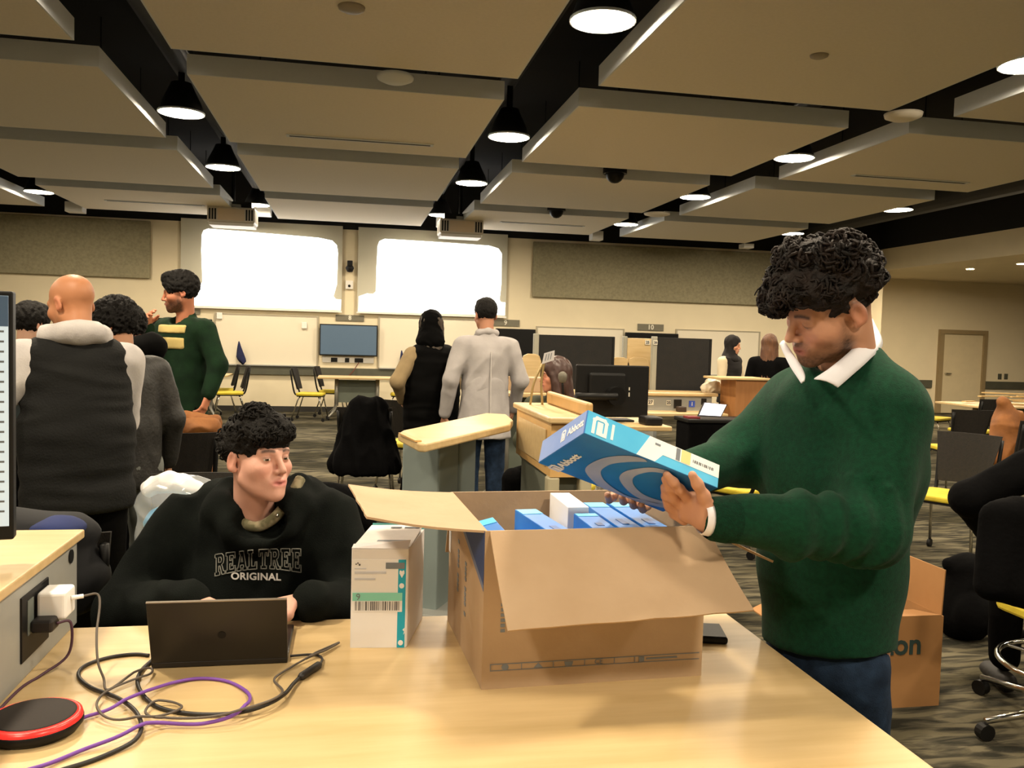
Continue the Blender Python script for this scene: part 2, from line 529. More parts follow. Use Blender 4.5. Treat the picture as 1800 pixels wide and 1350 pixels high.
# ------------------------------------------------------------------ projectors
M_pbody = mat('projector_body', (206, 198, 184), rough=0.4, var=0.04)
M_ppan = mat('projector_panel', (216, 196, 168), rough=0.5, var=0.04)
def projector(px, py, lb):
    Y = 14.1
    c = aty(px, py, Y)
    t = thing('projector', lb, 'projector', c)
    w, h, dp = 0.72, 0.24, 0.5
    MB().box(c[0]-w/2, c[0]+w/2, Y, Y+dp, c[2]-h/2, c[2]+h/2).build('body', M_pbody, t, bevel=0.02)
    MB().box(c[0]-0.2, c[0]+0.2, Y-0.006, Y+0.002, c[2]-h/2+0.03, c[2]+h/2-0.03).build('front_panel', M_ppan, t, bevel=0.004)
    for s in (-1, 1):
        for k in range(3):
            x = c[0]+s*(0.235+0.042*k)
            MB().box(x-0.013, x+0.013, Y-0.006, Y+0.002, c[2]-h/2+0.035, c[2]+h/2-0.035).build('vent', M_black, t)
    MB().box(c[0]-w/2+0.02, c[0]+w/2-0.02, Y+0.02, Y+dp-0.02, c[2]-h/2-0.05, c[2]-h/2).build('base_plate', M_white, t, bevel=0.01)
    MB().box(c[0]-0.28, c[0]+0.3, Y+0.1, Y+0.4, c[2]+h/2, c[2]+h/2+0.1).cyl((c[0], Y+0.25, c[2]+h/2+0.1), (c[0], Y+0.25, ZD), 0.03).build('mount', M_black, t)
    MB().box(c[0]-0.09, c[0]+0.14, Y+0.04, Y+0.1, c[2]+h/2, c[2]+h/2+0.05).build('cable_box', M_grey, t)
projector(406, 377, 'boxy white projector hung under the clouds, in front of the screen beside the felt panel')
projector(812, 398, 'boxy white projector hung under the clouds, in front of the screen beside sign nine')

# ------------------------------------------------------------------ back wall: screens, felt panels, boards, televisions
def yq(p, Y):                      # photo points set on the plane Y
    return [aty(a, b, Y) for a, b in p]
def screen(x0, x1, zt, zb, img, lb):
    t = thing('projection_screen', lb, 'screen', ((x0+x1)/2, YB-0.05, zb))
    MB().box(x0, x1, YB-0.07, YB-0.055, zb, zt).build('screen_sheet', M_scr, t)
    MB().box(x0-0.01, x1+0.01, YB-0.085, YB-0.05, zb-0.03, zb).build('bottom_bar', M_white, t)
    MB().prism(yq(img, YB-0.071), (0, -0.004, 0)).build('projected_image', M_beam, t)
screen(-3.04, -0.167, 3.5, 1.915, [(319.5, 504), (340, 500), (350, 503), (356, 496), (354, 440), (355, 412), (358, 405), (366, 402), (430, 407), (560, 418), (584, 423), (592, 431), (594, 445), (592, 500), (586, 521), (590, 526), (599.5, 527), (598.5, 545), (319, 536)],
       'white lit projection screen on the back wall above the board with the hung cloth')
screen(0.122, 2.978, 3.5, 1.915, [(631, 521), (645, 516), (656, 517), (661, 512), (662, 470), (664, 432), (667, 424), (676, 420), (760, 425), (860, 432), (876, 437), (882, 446), (881, 500), (878, 527), (880, 531), (888, 532), (887, 554), (630, 547)],
       'white lit projection screen on the back wall beside sign nine')
for (a, b, lb) in (((-40, 374), (265, 490), 'grey speckled felt panel on the back wall behind the bald man'), ((937, 425), (1362, 536), 'long grey speckled felt panel on the back wall above sign ten')):
    p, q = aty(a[0], a[1], YB), aty(b[0], b[1], YB)
    z1 = p[2]
    z0 = aty(a[0] if a[0] > 300 else 265, 522 if a[0] > 300 else 490, YB)[2]
    tag(MB().box(p[0], q[0], YB-0.075, YB-0.022, z0, z1).build('acoustic_panel', M_felt, bevel=0.01), lb, 'wall panel')
def whiteboard(x0, y0, x1, y1, lb, dev=()):
    p, q = aty(x0, y0, YB), aty(x1, y1, YB)
    t = thing('whiteboard', lb, 'whiteboard', ((p[0]+q[0])/2, YB, q[2]))
    MB().box(p[0], q[0], YB-0.02, YB, q[2], p[2]).build('board', M_board, t)
    f = MB().box(p[0]-0.03, p[0], YB-0.03, YB, q[2], p[2]).box(q[0], q[0]+0.03, YB-0.03, YB, q[2], p[2])
    f.box(p[0]-0.03, q[0]+0.03, YB-0.03, YB, p[2], p[2]+0.02)
    f.build('frame', mat('aluminium', (176, 168, 148), rough=0.4, metal=0.3, var=0.05), t)
    MB().box(p[0], q[0], YB-0.09, YB-0.02, q[2]-0.02, q[2]).build('pen_tray', M_grey, t)
    for (a, b) in dev:
        c = aty(a, b, YB-0.03)
        MB().box(c[0]-0.05, c[0]+0.05, YB-0.06, YB-0.02, c[2]-0.06, c[2]+0.06).build('marker_holder', M_white, t, bevel=0.008)
whiteboard(380, 552, 556, 643, 'white writing board beside the green striped sweater man', ((386, 555), (535, 572)))
whiteboard(668, 558, 838, 650, 'white writing board beside the woman in black', ())
whiteboard(945, 575, 1092, 655, 'white writing board behind the study carrels', ())
whiteboard(1190, 580, 1330, 660, 'white writing board behind the woman in the headscarf', ())
def tv(x0, y0, x1, y1, m, lb, name='television', arms=True):
    p, q = aty(x0, y0, YB-0.12), aty(x1, y1, YB-0.12)
    t = thing(name, lb, 'television', ((p[0]+q[0])/2, YB-0.1, q[2]))
    MB().box(p[0], q[0], YB-0.12, YB-0.06, q[2], p[2]).build('casing', M_black, t, bevel=0.01)
    MB().box(p[0]+0.02, q[0]-0.02, YB-0.124, YB-0.119, q[2]+0.025, p[2]-0.02).build('glass', m, t)
    MB().box((p[0]+q[0])/2-0.2, (p[0]+q[0])/2+0.2, YB-0.06, YB-0.021, (p[2]+q[2])/2-0.15, (p[2]+q[2])/2+0.15).build('wall_bracket', M_grey, t)
    return t
tv(562, 569, 663, 627, M_tv, 'wall television with a dull blue-grey screen under sign eight')
tv(872, 577, 940, 640, M_tvoff, 'switched-off black wall television under sign nine')
tv(1100, 584, 1191, 640, M_tvoff, 'switched-off black wall television under sign ten')
tv(262, 558, 372, 620, M_tvoff, 'switched-off black wall television behind the striped sweater man')
def sign(px0, py0, px1, py1, txt, lb):
    p, q = aty(px0, py0, YB-0.01), aty(px1, py1, YB-0.01)
    z0, z1 = min(p[2], q[2]), max(p[2], q[2])
    t = thing('number_sign', lb, 'sign', ((p[0]+q[0])/2, YB, z0))
    MB().box(p[0], q[0], YB-0.02, YB, z0, z1).build('plate', M_sign, t)
    text('number', txt, (z1-z0)*1.0, ((p[0]+q[0])/2, YB-0.022, (z0+z1)/2), (1, 0, 0), (0, 0, 1), M_letter, t, bold=0.003)
sign(590, 553, 640, 565, '8', 'grey sign reading eight above the blue-grey television')
sign(864, 561, 913, 574, '9', 'grey sign reading nine beside the head of the man in white')
sign(1121, 569, 1166, 582, '10', 'grey sign reading ten above the study carrels')
sign(322, 543, 352, 553, '7', 'grey wall sign behind the striped sweater man')
# plates under the blue-grey television, cable loop
q0 = aty(612, 633, YB)
t = thing('outlet_plate', 'pale row of socket plates on the wall below the blue-grey television', 'socket', q0)
MB().box(q0[0]-0.48, q0[0]+0.48, YB-0.02, YB, q0[2]-0.05, q0[2]+0.06).build('plate', M_white, t)
for dx, w in ((-0.26, 0.06), (-0.02, 0.04), (0.2, 0.08)):
    MB().box(q0[0]+dx-w, q0[0]+dx+w, YB-0.03, YB-0.02, q0[2]-0.04, q0[2]+0.04).build('socket', M_black, t)
MB().tube(spline([(q0[0]+0.2, YB-0.03, q0[2]-0.04), (q0[0]+0.1, YB-0.1, q0[2]-0.2), (q0[0]+0.02, YB-0.1, q0[2]-0.32), (q0[0]+0.2, YB-0.1, q0[2]-0.36)]), 0.008, 6).build('cable', mat('cable_red', (110, 50, 34), var=0.1), t)
# devices between the screens
c = aty(615, 468, YB)
t = thing('wall_speaker', 'slim black wall speaker mounted between the two projection screens', 'speaker', c)
MB().box(c[0]-0.05, c[0]+0.05, YB-0.1, YB, c[2]-0.02, c[2]+0.1).build('housing', M_black, t, bevel=0.01)
MB().lathe([(0.0, 0.03), (0.06, 0.02), (0.08, -0.02), (0.05, -0.09), (0.0, -0.1)], (c[0], YB-0.08, c[2]-0.02), 16).build('horn', M_black, t, smooth=True)
c = aty(614, 501, YB)
t = thing('wall_sensor', 'small white wall box with a dark centre under the black speaker', 'sensor', c)
MB().box(c[0]-0.07, c[0]+0.07, YB-0.05, YB, c[2]-0.08, c[2]+0.08).build('housing', M_white, t, bevel=0.01)
MB().cyl((c[0], YB-0.06, c[2]-0.02), (c[0], YB-0.05, c[2]-0.02), 0.025).build('eye', M_black, t)
# dark blue cloths hanging on the boards
def hang_cloth(px, py0, py1, w, Y, lb):
    a, b = aty(px, py0, Y), aty(px, py1, Y)
    mb, n, k = MB(), 14, 9
    vs, fs = [], []
    for i in range(k):
        t = i/(k-1)
        for j in range(n):
            an = 2*math.pi*j/n
            wr_ = 1+0.25*math.sin(3*an+2*t)
            rr = w*(0.08+0.95*t)*wr_*(1-0.55*max(0, t-0.85)/0.15)
            vs.append((a[0]+(b[0]-a[0])*t+rr*math.cos(an)+0.03*t, Y+0.25*rr*math.sin(an), a[2]+(b[2]-a[2])*t - 0.05*math.cos(an-0.5)*t))
    for i in range(k-1):
        for j in range(n):
            fs.append((i*n+j, (i+1)*n+j, (i+1)*n+(j+1) % n, i*n+(j+1) % n))
    fs += [tuple(range(n)), tuple(range((k-1)*n, k*n))[::-1]]
    tag(mb.add(vs, fs).build('hanging_cloth', M_navy, smooth=True), lb, 'cloth')
hang_cloth(420, 600, 636, 0.10, YB-0.13, 'dark blue cloth hanging on the white board beside the striped sweater man')
hang_cloth(706, 616, 668, 0.11, YB-0.13, 'dark blue cloth hanging on the white board beside the woman in black')
# ------------------------------------------------------------------ the big table and what stands on it
M_card = mat('cardboard', (184, 158, 128), rough=0.85, c2=(172, 145, 114), vscale=5, bump=0.05, bscale=70)
M_card2 = mat('cardboard_old', (172, 126, 78), rough=0.85, c2=(156, 112, 66), vscale=4)
M_ink = mat('print_ink', (70, 68, 72), rough=0.8, var=0.1)
M_bink = mat('print_blue', (52, 74, 128), rough=0.7, var=0.1, vscale=20)
M_paper = mat('white_carton', (240, 240, 242), rough=0.55, var=0.02)
M_papers = mat('carton_side', (230, 228, 230), rough=0.6, var=0.06, vscale=10)
M_cyan = mat('print_cyan', (20, 168, 200), rough=0.5, var=0.04)
M_aqua = mat('print_aqua', (140, 222, 206), rough=0.5, var=0.03)
M_greyp = mat('print_grey', (120, 128, 138), rough=0.6, var=0.05)
TZ, TX1, TY1 = 0.75, 1.047, 2.25
tb = thing('work_table', 'long pale maple table holding the laptop and cardboard box', 'table', (-0.4, 1.5, 0))
MB().box(-2.3, TX1, 0.72, TY1, TZ-0.032, TZ).build('table_top', M_maple, tb, bevel=0.004)
for x in (-1.9, 0.72):
    MB().box(x-0.04, x+0.04, 1.35, 1.5, 0.06, TZ-0.032).build('leg', M_grey, tb, bevel=0.01)
    MB().box(x-0.04, x+0.04, 0.95, 2.05, 0.02, 0.07).build('foot', M_grey, tb, bevel=0.015)
MB().box(-1.86, 0.68, 1.41, 1.44, 0.3, TZ-0.05).build('modesty_panel', M_grey, tb)

# desk riser with power outlets, monitor on top
RX, RZ = -0.664, 0.985
rs = thing('desk_riser', 'grey desk riser with a maple top and a power outlet, standing on the table', 'desk riser', (-1.3, 1.6, TZ))
MB().box(-2.2, RX, 0.9, 2.284, TZ, RZ-0.022).build('case', M_grey, rs, bevel=0.003)
MB().box(-2.22, RX+0.012, 0.88, 2.305, RZ-0.022, RZ).build('riser_top', M_maple, rs, bevel=0.004)
p = [atx(a, b, RX) for a, b in ((36, 1060), (83, 1024), (80, 1092), (35, 1144))]
ys = (min(q[1] for q in p), max(q[1] for q in p))
zs = (0.79, 0.93)
op = MB().box(RX-0.001, RX+0.004, ys[0], ys[1], zs[0], zs[1]).build('outlet_panel', M_black, rs, bevel=0.002)
MB().box(RX+0.002, RX+0.0055, ys[0]+0.03, ys[1]-0.1, zs[0]+0.05, zs[1]-0.015).build('socket', mat('socket_grey', (96, 104, 100), var=0.1), op)
g = atx(124, 978, RX)
MB().cyl((RX-0.001, g[1], g[2]), (RX+0.003, g[1], g[2]), 0.017, n=16).build('grommet', M_black, rs)
# monitor, seen at its right edge, turned to the camera
mo = thing('desk_monitor', 'large lit monitor with a thin dark frame standing on the desk riser', 'monitor', (-0.95, 1.95, RZ))
a = aty(22.5, 512, 1.95)
b = aty(20.5, 952, 1.95)
ex = nrm((-0.985, -0.17, 0))*0.86
ux = np.array([0, 0, 1.0])
tr, br = np.array([a[0], 1.95, a[2]]), np.array([a[0], 1.95, b[2]+0.004])
H_ = tr[2]-br[2]
n_ = nrm(np.cross(ux, ex))
if n_[1] > 0: n_ = -n_
back = -n_*0.035
MB().slab([br, br+ex, br+ex+ux*H_, br+ux*H_], back).build('casing', M_black, mo, bevel=0.004)
i0 = br+nrm(ex)*0.008+ux*0.03+n_*0.001
MB().slab([i0, i0+ex*0.96, i0+ex*0.96+ux*(H_-0.04), i0+ux*(H_-0.04)], n_*0.001).build('screen', mat('monitor_lit', (176, 194, 206), emit=0.55), mo)
i1 = br+nrm(ex)*0.008+ux*(H_*0.86)+n_*0.0025
MB().slab([i1, i1+ex*0.96, i1+ex*0.96+ux*(H_*0.12), i1+ux*(H_*0.12)], n_*0.001).build('window_bar', mat('monitor_dark', (60, 84, 112), emit=0.15), mo)
for k in range(26):
    zz = 0.06+k*0.021
    if zz < H_*0.84:
        q = br+nrm(ex)*0.016+ux*zz+n_*0.0025
        MB().slab([q, q+ex*0.02, q+ex*0.02+ux*0.004, q+ux*0.004], n_*0.0005).build('text_line', mat('monitor_text', (96, 104, 112), var=0.02), mo)
MB().box(-1.2, -0.95, 1.88, 2.1, RZ, RZ+0.012).box(-1.1, -1.05, 1.98, 2.03, RZ+0.012, br[2]+0.2).build('stand', M_black, mo, bevel=0.003)

# charger, plug and cables
M_wht = mat('charger_white', (244, 244, 242), rough=0.4, var=0.01)
ch = thing('wall_charger', 'white square wall charger plugged into the desk riser outlet', 'charger', atx(98, 1058, RX+0.03))
cc = atx(99, 1058, RX+0.036)
MB().box(RX+0.006, RX+0.066, cc[1]-0.035, cc[1]+0.035, cc[2]-0.031, cc[2]+0.031).build('charger_body', M_wht, ch, bevel=0.008, bseg=3)
pr0 = np.array([RX+0.066, cc[1]+0.0, cc[2]+0.008])
MB().cyl(pr0, pr0+np.array([0.022, 0.012, 0.0]), 0.005).build('connector', M_wht, ch)
LAID = []
def lay(pts, r):
    """a cable on the table: where it crosses one laid before, it climbs over it"""
    P = np.array([np.array(q, float) for q in pts])
    need = P[:, 2].copy()
    for (Q, rq) in LAID:
        for i in range(len(P)):
            d = np.hypot(Q[:, 0]-P[i, 0], Q[:, 1]-P[i, 1])
            for k in np.where(d < rq+r+0.004)[0]:
                if abs(P[i, 2]-Q[k, 2]) < 0.03:
                    need[i] = max(need[i], Q[k, 2]+rq+r+0.0003)
    z = need.copy()
    for it in range(40):                       # ease up to each crossing and down again
        z[1:-1] = np.maximum(need[1:-1], 0.5*(z[:-2]+z[2:]))
    P[:, 2] = z
    LAID.append((P.copy(), r))
    return list(P)
def on_table(pts, r):
    return [atz(a, b, TZ+r) for a, b in pts]
M_cg = mat('cable_grey', (92, 84, 76), rough=0.6, var=0.1)
M_cb = mat('cable_black', (30, 28, 28), rough=0.5, var=0.1)
M_cp = mat('cable_purple', (118, 70, 168), rough=0.6, var=0.1)
r = 0.0042
pts = [atz(a, b, TZ+r+h) for a, b, h in ((262, 1152, 0.0), (235, 1150, 0), (190, 1156, 0), (150, 1170, 0), (138, 1188, 0), (158, 1208, 0), (205, 1226, 0.003), (235, 1247, 0.006), (248, 1272, 0.006), (240, 1298, 0.004), (200, 1322, 0), (130, 1347, 0), (40, 1366, 0), (-60, 1340, 0))]
tag(MB().tube(lay(spline(pts, 12), r), r, 8).build('power_cable', M_cb, smooth=True), 'thick black power cable looping over the table beside the glowing puck', 'cable')
dd = thing('adapter_cable', 'black cable with an inline adapter looping in front of the laptop', 'cable', atz(540, 1180, TZ))
pts = [atz(a, b, TZ+r+h) for a, b, h in ((270, 1158, 0.0), (248, 1180, 0), (242, 1202, 0.004), (258, 1230, 0), (290, 1247, 0), (350, 1256, 0), (420, 1253, 0.004), (470, 1238, 0.01), (500, 1220, 0.008), (516, 1202, 0.004), (528, 1190, 0.003))]
MB().tube(lay(spline(pts, 12), r), r, 8).build('lead', M_cb, dd, smooth=True)
a, b = atz(527, 1191, TZ+0.008), atz(563, 1167, TZ+0.008)
MB().tube([a, a+(b-a)*0.1, a+(b-a)*0.9, b], [0.006, 0.009, 0.009, 0.005], 10).build('adapter', M_cb, dd, smooth=True)
MB().tube(lay(spline([b, atz(566, 1158, TZ+0.004), atz(552, 1151, TZ+0.004), atz(510, 1153, TZ+0.006)], 10), 0.003), 0.003, 8).build('tail', M_cb, dd, smooth=True)
r = 0.0036
pts = [atz(a, b, TZ+r+h) for a, b, h in ((118, 1273, 0.006), (150, 1262, 0), (200, 1245, 0.006), (250, 1222, 0.006), (300, 1202, 0.002), (350, 1193, 0), (400, 1198, 0), (435, 1218, 0), (437, 1238, 0.004), (415, 1256, 0.01), (360, 1272, 0.004), (280, 1278, 0), (210, 1295, 0.008), (140, 1322, 0), (70, 1352, 0), (0, 1385, 0))]
tag(MB().tube(lay(spline(pts, 12), r), r, 8).build('purple_cable', M_cp, smooth=True), 'purple network cable running from the glowing puck in a loop', 'cable')
pe = pr0+np.array([0.022, 0.012, 0.0])
pts = [pe, pe+np.array([0.03, 0.012, -0.006]), np.array(atz(170, 1120, 0.82)), ] + [atz(a, b, TZ+0.003+h) for a, b, h in
      ((172, 1165, 0.03), (182, 1195, 0.006), (190, 1215, 0.0), (235, 1190, 0.0), (266, 1180, 0.0), (258, 1193, 0.002), (195, 1215, 0.006), (172, 1235, 0.004), (176, 1262, 0), (215, 1273, 0), (270, 1268, 0.002),
       (318, 1252, 0), (305, 1238, 0), (272, 1240, 0), (256, 1257, 0), (290, 1272, 0.002), (380, 1270, 0.004), (450, 1250, 0.008), (496, 1224, 0.01), (482, 1196, 0.004), (512, 1174, 0), (548, 1156, 0), (596, 1132, 0), (566, 1146, 0.006), (538, 1158, 0.003))]
tag(MB().tube(lay(spline(pts, 9), 0.0026), 0.0026, 6).build('charging_cable', M_cg, smooth=True), 'thin grey charging cable running from the white charger across the table', 'cable')
pl = thing('power_plug', 'black plug in the desk riser outlet with a dark lead along its base', 'plug', atx(70, 1100, RX+0.02))
c0 = atx(62, 1098, RX+0.01)
MB().box(RX+0.006, RX+0.05, c0[1]-0.02, c0[1]+0.03, c0[2]-0.014, c0[2]+0.014).build('plug_body', M_cb, pl, bevel=0.006)
pts = [np.array([RX+0.05, c0[1]+0.005, c0[2]]), np.array([RX+0.075, c0[1]+0.02, c0[2]-0.005]), np.array([RX+0.07, c0[1]+0.02, TZ+0.03]), np.array([RX+0.03, c0[1]-0.03, TZ+0.004]), np.array([RX+0.012, 1.85, TZ+0.004]), np.array([RX+0.012, 1.6, TZ+0.004]), np.array([RX+0.012, 1.3, TZ+0.004])]
MB().tube(spline(pts, 8), 0.003, 8).build('lead', mat('cable_plum', (74, 44, 62), rough=0.6, var=0.1), pl, smooth=True)

# glowing puck
pc = atz(60, 1285, TZ)
pk = thing('conference_puck', 'round black puck with a glowing red ring lying on the table', 'speaker', pc)
R_ = 0.083
MB().lathe([(0.0, 0.0), (R_*0.88, 0.0), (R_, 0.012), (R_, 0.02), (R_*0.97, 0.024), (0.0, 0.024)], pc, 40).build('base', M_black, pk, smooth=True)
MB().lathe([(R_*0.985, 0.0215), (R_*0.97, 0.029), (R_*0.86, 0.032), (R_*0.86, 0.024)], pc, 40).build('light_ring', mat('red_glow', (255, 36, 30), rough=0.3, emit=1.1), pk, smooth=True)
MB().lathe([(R_*0.86, 0.024), (R_*0.86, 0.0325), (R_*0.8, 0.0335), (0.0, 0.0335)], pc, 40).build('top', mat('puck_mesh', (34, 26, 22), rough=0.8, var=0.3, vscale=200), pk, smooth=True)

# laptop, its lid towards the camera
lp = thing('laptop', 'open black laptop in front of the seated man', 'laptop', (-0.3, 2.1, TZ))
hl, hr = atz(268, 1163, TZ+0.012), atz(505, 1161, TZ+0.012)
hr[1] = hl[1] = (hl[1]+hr[1])/2
ex = hr-hl
tl = aty(243, 1062, hl[1]-0.055)
up = np.array([0.0, -0.055, tl[2]-hl[2]])
nb = nrm(np.cross(ex, up))
if nb[1] < 0: nb = -nb
M_lap = mat('laptop_black', (26, 23, 20), rough=0.38, var=0.2, vscale=3)
lid = MB().slab([hl, hr, hr+up, hl+up], nb*0.006).build('lid', M_lap, lp, bevel=0.0025)
MB().slab([hl+up*1.0, hr+up*1.0, hr+up*1.012, hl+up*1.012], nb*0.006).build('lid_rim', mat('rim_silver', (150, 140, 126), rough=0.3, metal=0.6, var=0.05), lp)
q = hl+nb*0.0065+ex*0.03+up*0.06
MB().slab([q, q+ex*0.94, q+ex*0.94+up*0.88, q+up*0.88], nb*0.0008).build('screen', mat('laptop_screen', (26, 28, 32), rough=0.2), lp)
c = hl+ex*0.52+up*0.45-nb*0.0006
MB().cyl(c, c-nb*0.0006, 0.009, n=20).build('logo', M_black, lp)
bd = np.array([0, 0.225, 0])
MB().slab([hl+np.array([0, 0, -0.011]), hr+np.array([0, 0, -0.011]), hr+bd+np.array([0, 0, -0.011]), hl+bd+np.array([0, 0, -0.011])], (0, 0, 0.014)).build('base', M_lap, lp, bevel=0.003)
kb = MB()
for i in range(12):
    for j in range(5):
        o = hl+ex*(0.06+0.075*i)+np.array([0, 0.035+0.019*j, 0.0032])
        kb.obox(o, ex*0.06, (0, 0.015, 0), (0, 0, 0.0015))
ko = kb.build('keyboard', M_black, lp)
ko['kind'] = 'stuff'
o = hl+ex*0.34+np.array([0, 0.145, 0.003])
MB().obox(o, ex*0.32, (0, 0.065, 0), (0, 0, 0.0006)).build('touchpad', M_cb, lp)

# face decals: flat print laid on a box face
def decal(name, o, ex, ey, poly, m, parent, off=0.0008, flip=False):
    o, ex, ey = np.array(o, float), np.array(ex, float), np.array(ey, float)
    n = nrm(np.cross(ex, ey))*(-1 if flip else 1)
    return MB().prism([o+ex*u+ey*v+n*off*0.3 for u, v in poly], n*off).build(name, m, parent)
def rect(a, b, c, d):
    return [(a, b), (c, b), (c, d), (a, d)]

# upright white carton of supplies
wb = thing('supply_carton', 'upright white and turquoise product carton with a barcode, on the table', 'carton', (0.1, 2.13, TZ))
o = np.array([0.013, 2.036, TZ])
ex, ey = np.array([0.135, -0.012, 0]), np.array([0.055, 0.213, 0])
hz = aty(612, 962, 2.036)[2]-TZ
ez = np.array([0, 0, hz])
MB().obox(o, ex, ey, ez*0.985).build('carton_body', M_papers, wb, bevel=0.002)
fo = o.copy()
decal('front_print', fo, ex, ez, rect(0.01, 0.0, 0.975, 0.88), M_paper, wb)
# torn top: front strip slanting in, top flaps
lid_z = o+ez*0.985
MB().slab([lid_z+ey*0.06-ez*0.0, lid_z+ex+ey*0.06, lid_z+ex+ey*0.94+np.array([0, 0, 0.012]), lid_z+ey*0.94+np.array([0.0, 0, 0.01])], (0, 0, 0.0015)).build('top_flap', mat('carton_top', (224, 219, 215), rough=0.6, c2=(212, 206, 202), vscale=16), wb)
MB().slab([lid_z+np.array([0, 0, 0.0005]), lid_z+ex*0.98, lid_z+ex+ey*0.1+np.array([0, 0, 0.016]), lid_z+ey*0.09+np.array([0, 0, 0.006])], (0, 0, 0.001)).build('torn_edge', M_papers, wb)
MB().slab([lid_z+ey*0.96+np.array([0, 0, 0.001]), lid_z+ey*0.96+ex, lid_z+ey*1.0+ex+np.array([0, 0, 0.012]), lid_z+ey*1.0+np.array([0, 0, 0.014])], (0, 0.001, 0)).build('rear_strip', mat('print_teal', (70, 150, 150), var=0.05), wb)
f1 = fo-nrm(np.cross(ex, ez))*-0.001
decal('side_stripe', f1, ex, ez, rect(0.82, 0.0, 0.955, 0.88), M_cyan, wb)
decal('label_band', f1, ex, ez, rect(0.03, 0.47, 0.9, 0.55), M_aqua, wb, off=0.0012)
decal('label_base', f1, ex, ez, rect(0.03, 0.36, 0.9, 0.47), M_paper, wb, off=0.0012)
bars = MB()
rnd = random.Random(2)
x = 0.08
n = nrm(np.cross(ex, ez))
while x < 0.86:
    w = rnd.choice((0.006, 0.01, 0.018))
    bars.prism([f1+ex*u+ez*v+n*0.0017 for u, v in rect(x, 0.375, min(x+w, 0.88), 0.465)], n*0.0004)
    x += w + rnd.choice((0.006, 0.012, 0.022))
bars.build('barcode', M_ink, wb)
text('lot_number', '9', 0.022, f1+ex*0.13+ez*0.508+n*0.0018, ex, ez, M_greyp, wb)
decal('grey_tab', f1, ex, ez, rect(0.6, 0.79, 0.93, 0.85), M_greyp, wb, off=0.0014)
for (v, w, h) in ((0.75, 0.55, 0.022), (0.685, 0.36, 0.016), (0.79, 0.2, 0.008)):
    decal('print_line', f1, ex, ez, rect(0.06, v-h/2, 0.06+w, v+h/2), mat('print_pale', (206, 210, 222), var=0.02), wb, off=0.0013)
for (u, v, rr) in ((0.085, 0.835, 0.012), (0.115, 0.845, 0.012), (0.145, 0.828, 0.016)):
    decal('brand_mark', f1, ex, ez, [(u+rr*math.cos(a*math.pi/4), v+rr*0.6*math.sin(a*math.pi/4)) for a in range(8)], M_ink, wb, off=0.0014)
for v in (0.62, 0.05):
    decal('dot', f1, ex, ez, [(0.885+0.045*math.cos(a*math.pi/6), v+0.026*math.sin(a*math.pi/6)) for a in range(12)], M_paper, wb, off=0.0016)
decal('heart', f1, ex, ez, [(0.885, 0.7), (0.93, 0.745), (0.925, 0.77), (0.905, 0.775), (0.885, 0.762), (0.865, 0.775), (0.845, 0.77), (0.84, 0.745)], M_paper, wb, off=0.0016)
decal('star', f1, ex, ez, [(0.95, 0.2), (0.915, 0.18), (0.945, 0.165), (0.93, 0.13), (0.953, 0.15), (0.953, 0.2)], M_paper, wb, off=0.0016)
for (u0, u1, v0, v1) in ((0.42, 0.62, 0.78, 0.83), (0.68, 0.96, 0.78, 0.83), (0.4, 0.95, 0.1, 0.16)):
    decal('top_print', lid_z+np.array([0, 0, 0.0125]), ex, ey, rect(u0, v0, u1, v1), M_greyp, wb)

# big open cardboard box
bx = thing('cardboard_box', 'large open cardboard shipping box on the table with blue cartons inside', 'box', (0.53, 1.98, TZ))
o = np.array([0.288, 1.757, TZ])
ex = np.array([0.506, 0.018, 0.0])
ey = np.array([-0.021, 0.455, 0.0])
BH = 0.342
ez = np.array([0, 0, BH])
tk = 0.005
nx, ny = nrm(ex), nrm(ey)
MB().slab([o, o+ex, o+ex+ez, o+ez], ny*tk).build('side_panel', M_card, bx)
MB().slab([o+ey, o+ey+ex, o+ey+ex+ez, o+ey+ez], -ny*tk).build('side_panel', M_card, bx)
MB().slab([o+ny*tk, o+ey-ny*tk, o+ey+ez-ny*tk, o+ez+ny*tk], nx*tk).build('side_panel', M_card, bx)
MB().slab([o+ex+ny*tk, o+ex+ey-ny*tk, o+ex+ey+ez-ny*tk, o+ex+ez+ny*tk], -nx*tk).build('side_panel', M_card, bx)
MB().slab([o+nx*tk+ny*tk, o+ex-nx*tk+ny*tk, o+ex+ey-nx*tk-ny*tk, o+ey+nx*tk-ny*tk], (0, 0, 0.006)).build('bottom_panel', M_card, bx)
def flap(quad, bend=0.0, nseg=5, jag=0.0, seed=0):
    """cardboard flap: quad a-b on the rim, c-d at the free end, slightly curved"""
    a, b, c, d = [np.array(q, float) for q in quad]
    n = nrm(np.cross(b-a, d-a))
    rr = random.Random(seed)
    vs, fs = [], []
    N = 12
    for i in range(nseg+1):
        t = i/nseg
        for j in range(N+1):
            s = j/N
            p = a*(1-s)*(1-t)+b*s*(1-t)+c*s*t+d*(1-s)*t + n*bend*math.sin(math.pi*t)*0.5
            if i == nseg and jag:
                p = p + (a-d)*jag*rr.uniform(-0.5, 0.5)
            vs.append(p)
    k = len(vs)
    vs += [p + n*0.005 for p in vs]
    W_ = N+1
    for i in range(nseg):
        for j in range(N):
            q = (i*W_+j, i*W_+j+1, (i+1)*W_+j+1, (i+1)*W_+j)
            fs.append(q[::-1])
            fs.append(tuple(v+k for v in q))
    for i in range(nseg):
        fs.append((i*W_, (i+1)*W_, (i+1)*W_+k, i*W_+k))
        fs.append((i*W_+N, i*W_+N+k, (i+1)*W_+N+k, (i+1)*W_+N))
    for j in range(N):
        fs.append((j, j+k, j+1+k, j+1))
        q = nseg*W_+j
        fs.append((q, q+1, q+1+k, q+k))
    return MB().add(vs, fs).build('flap', M_card, bx)
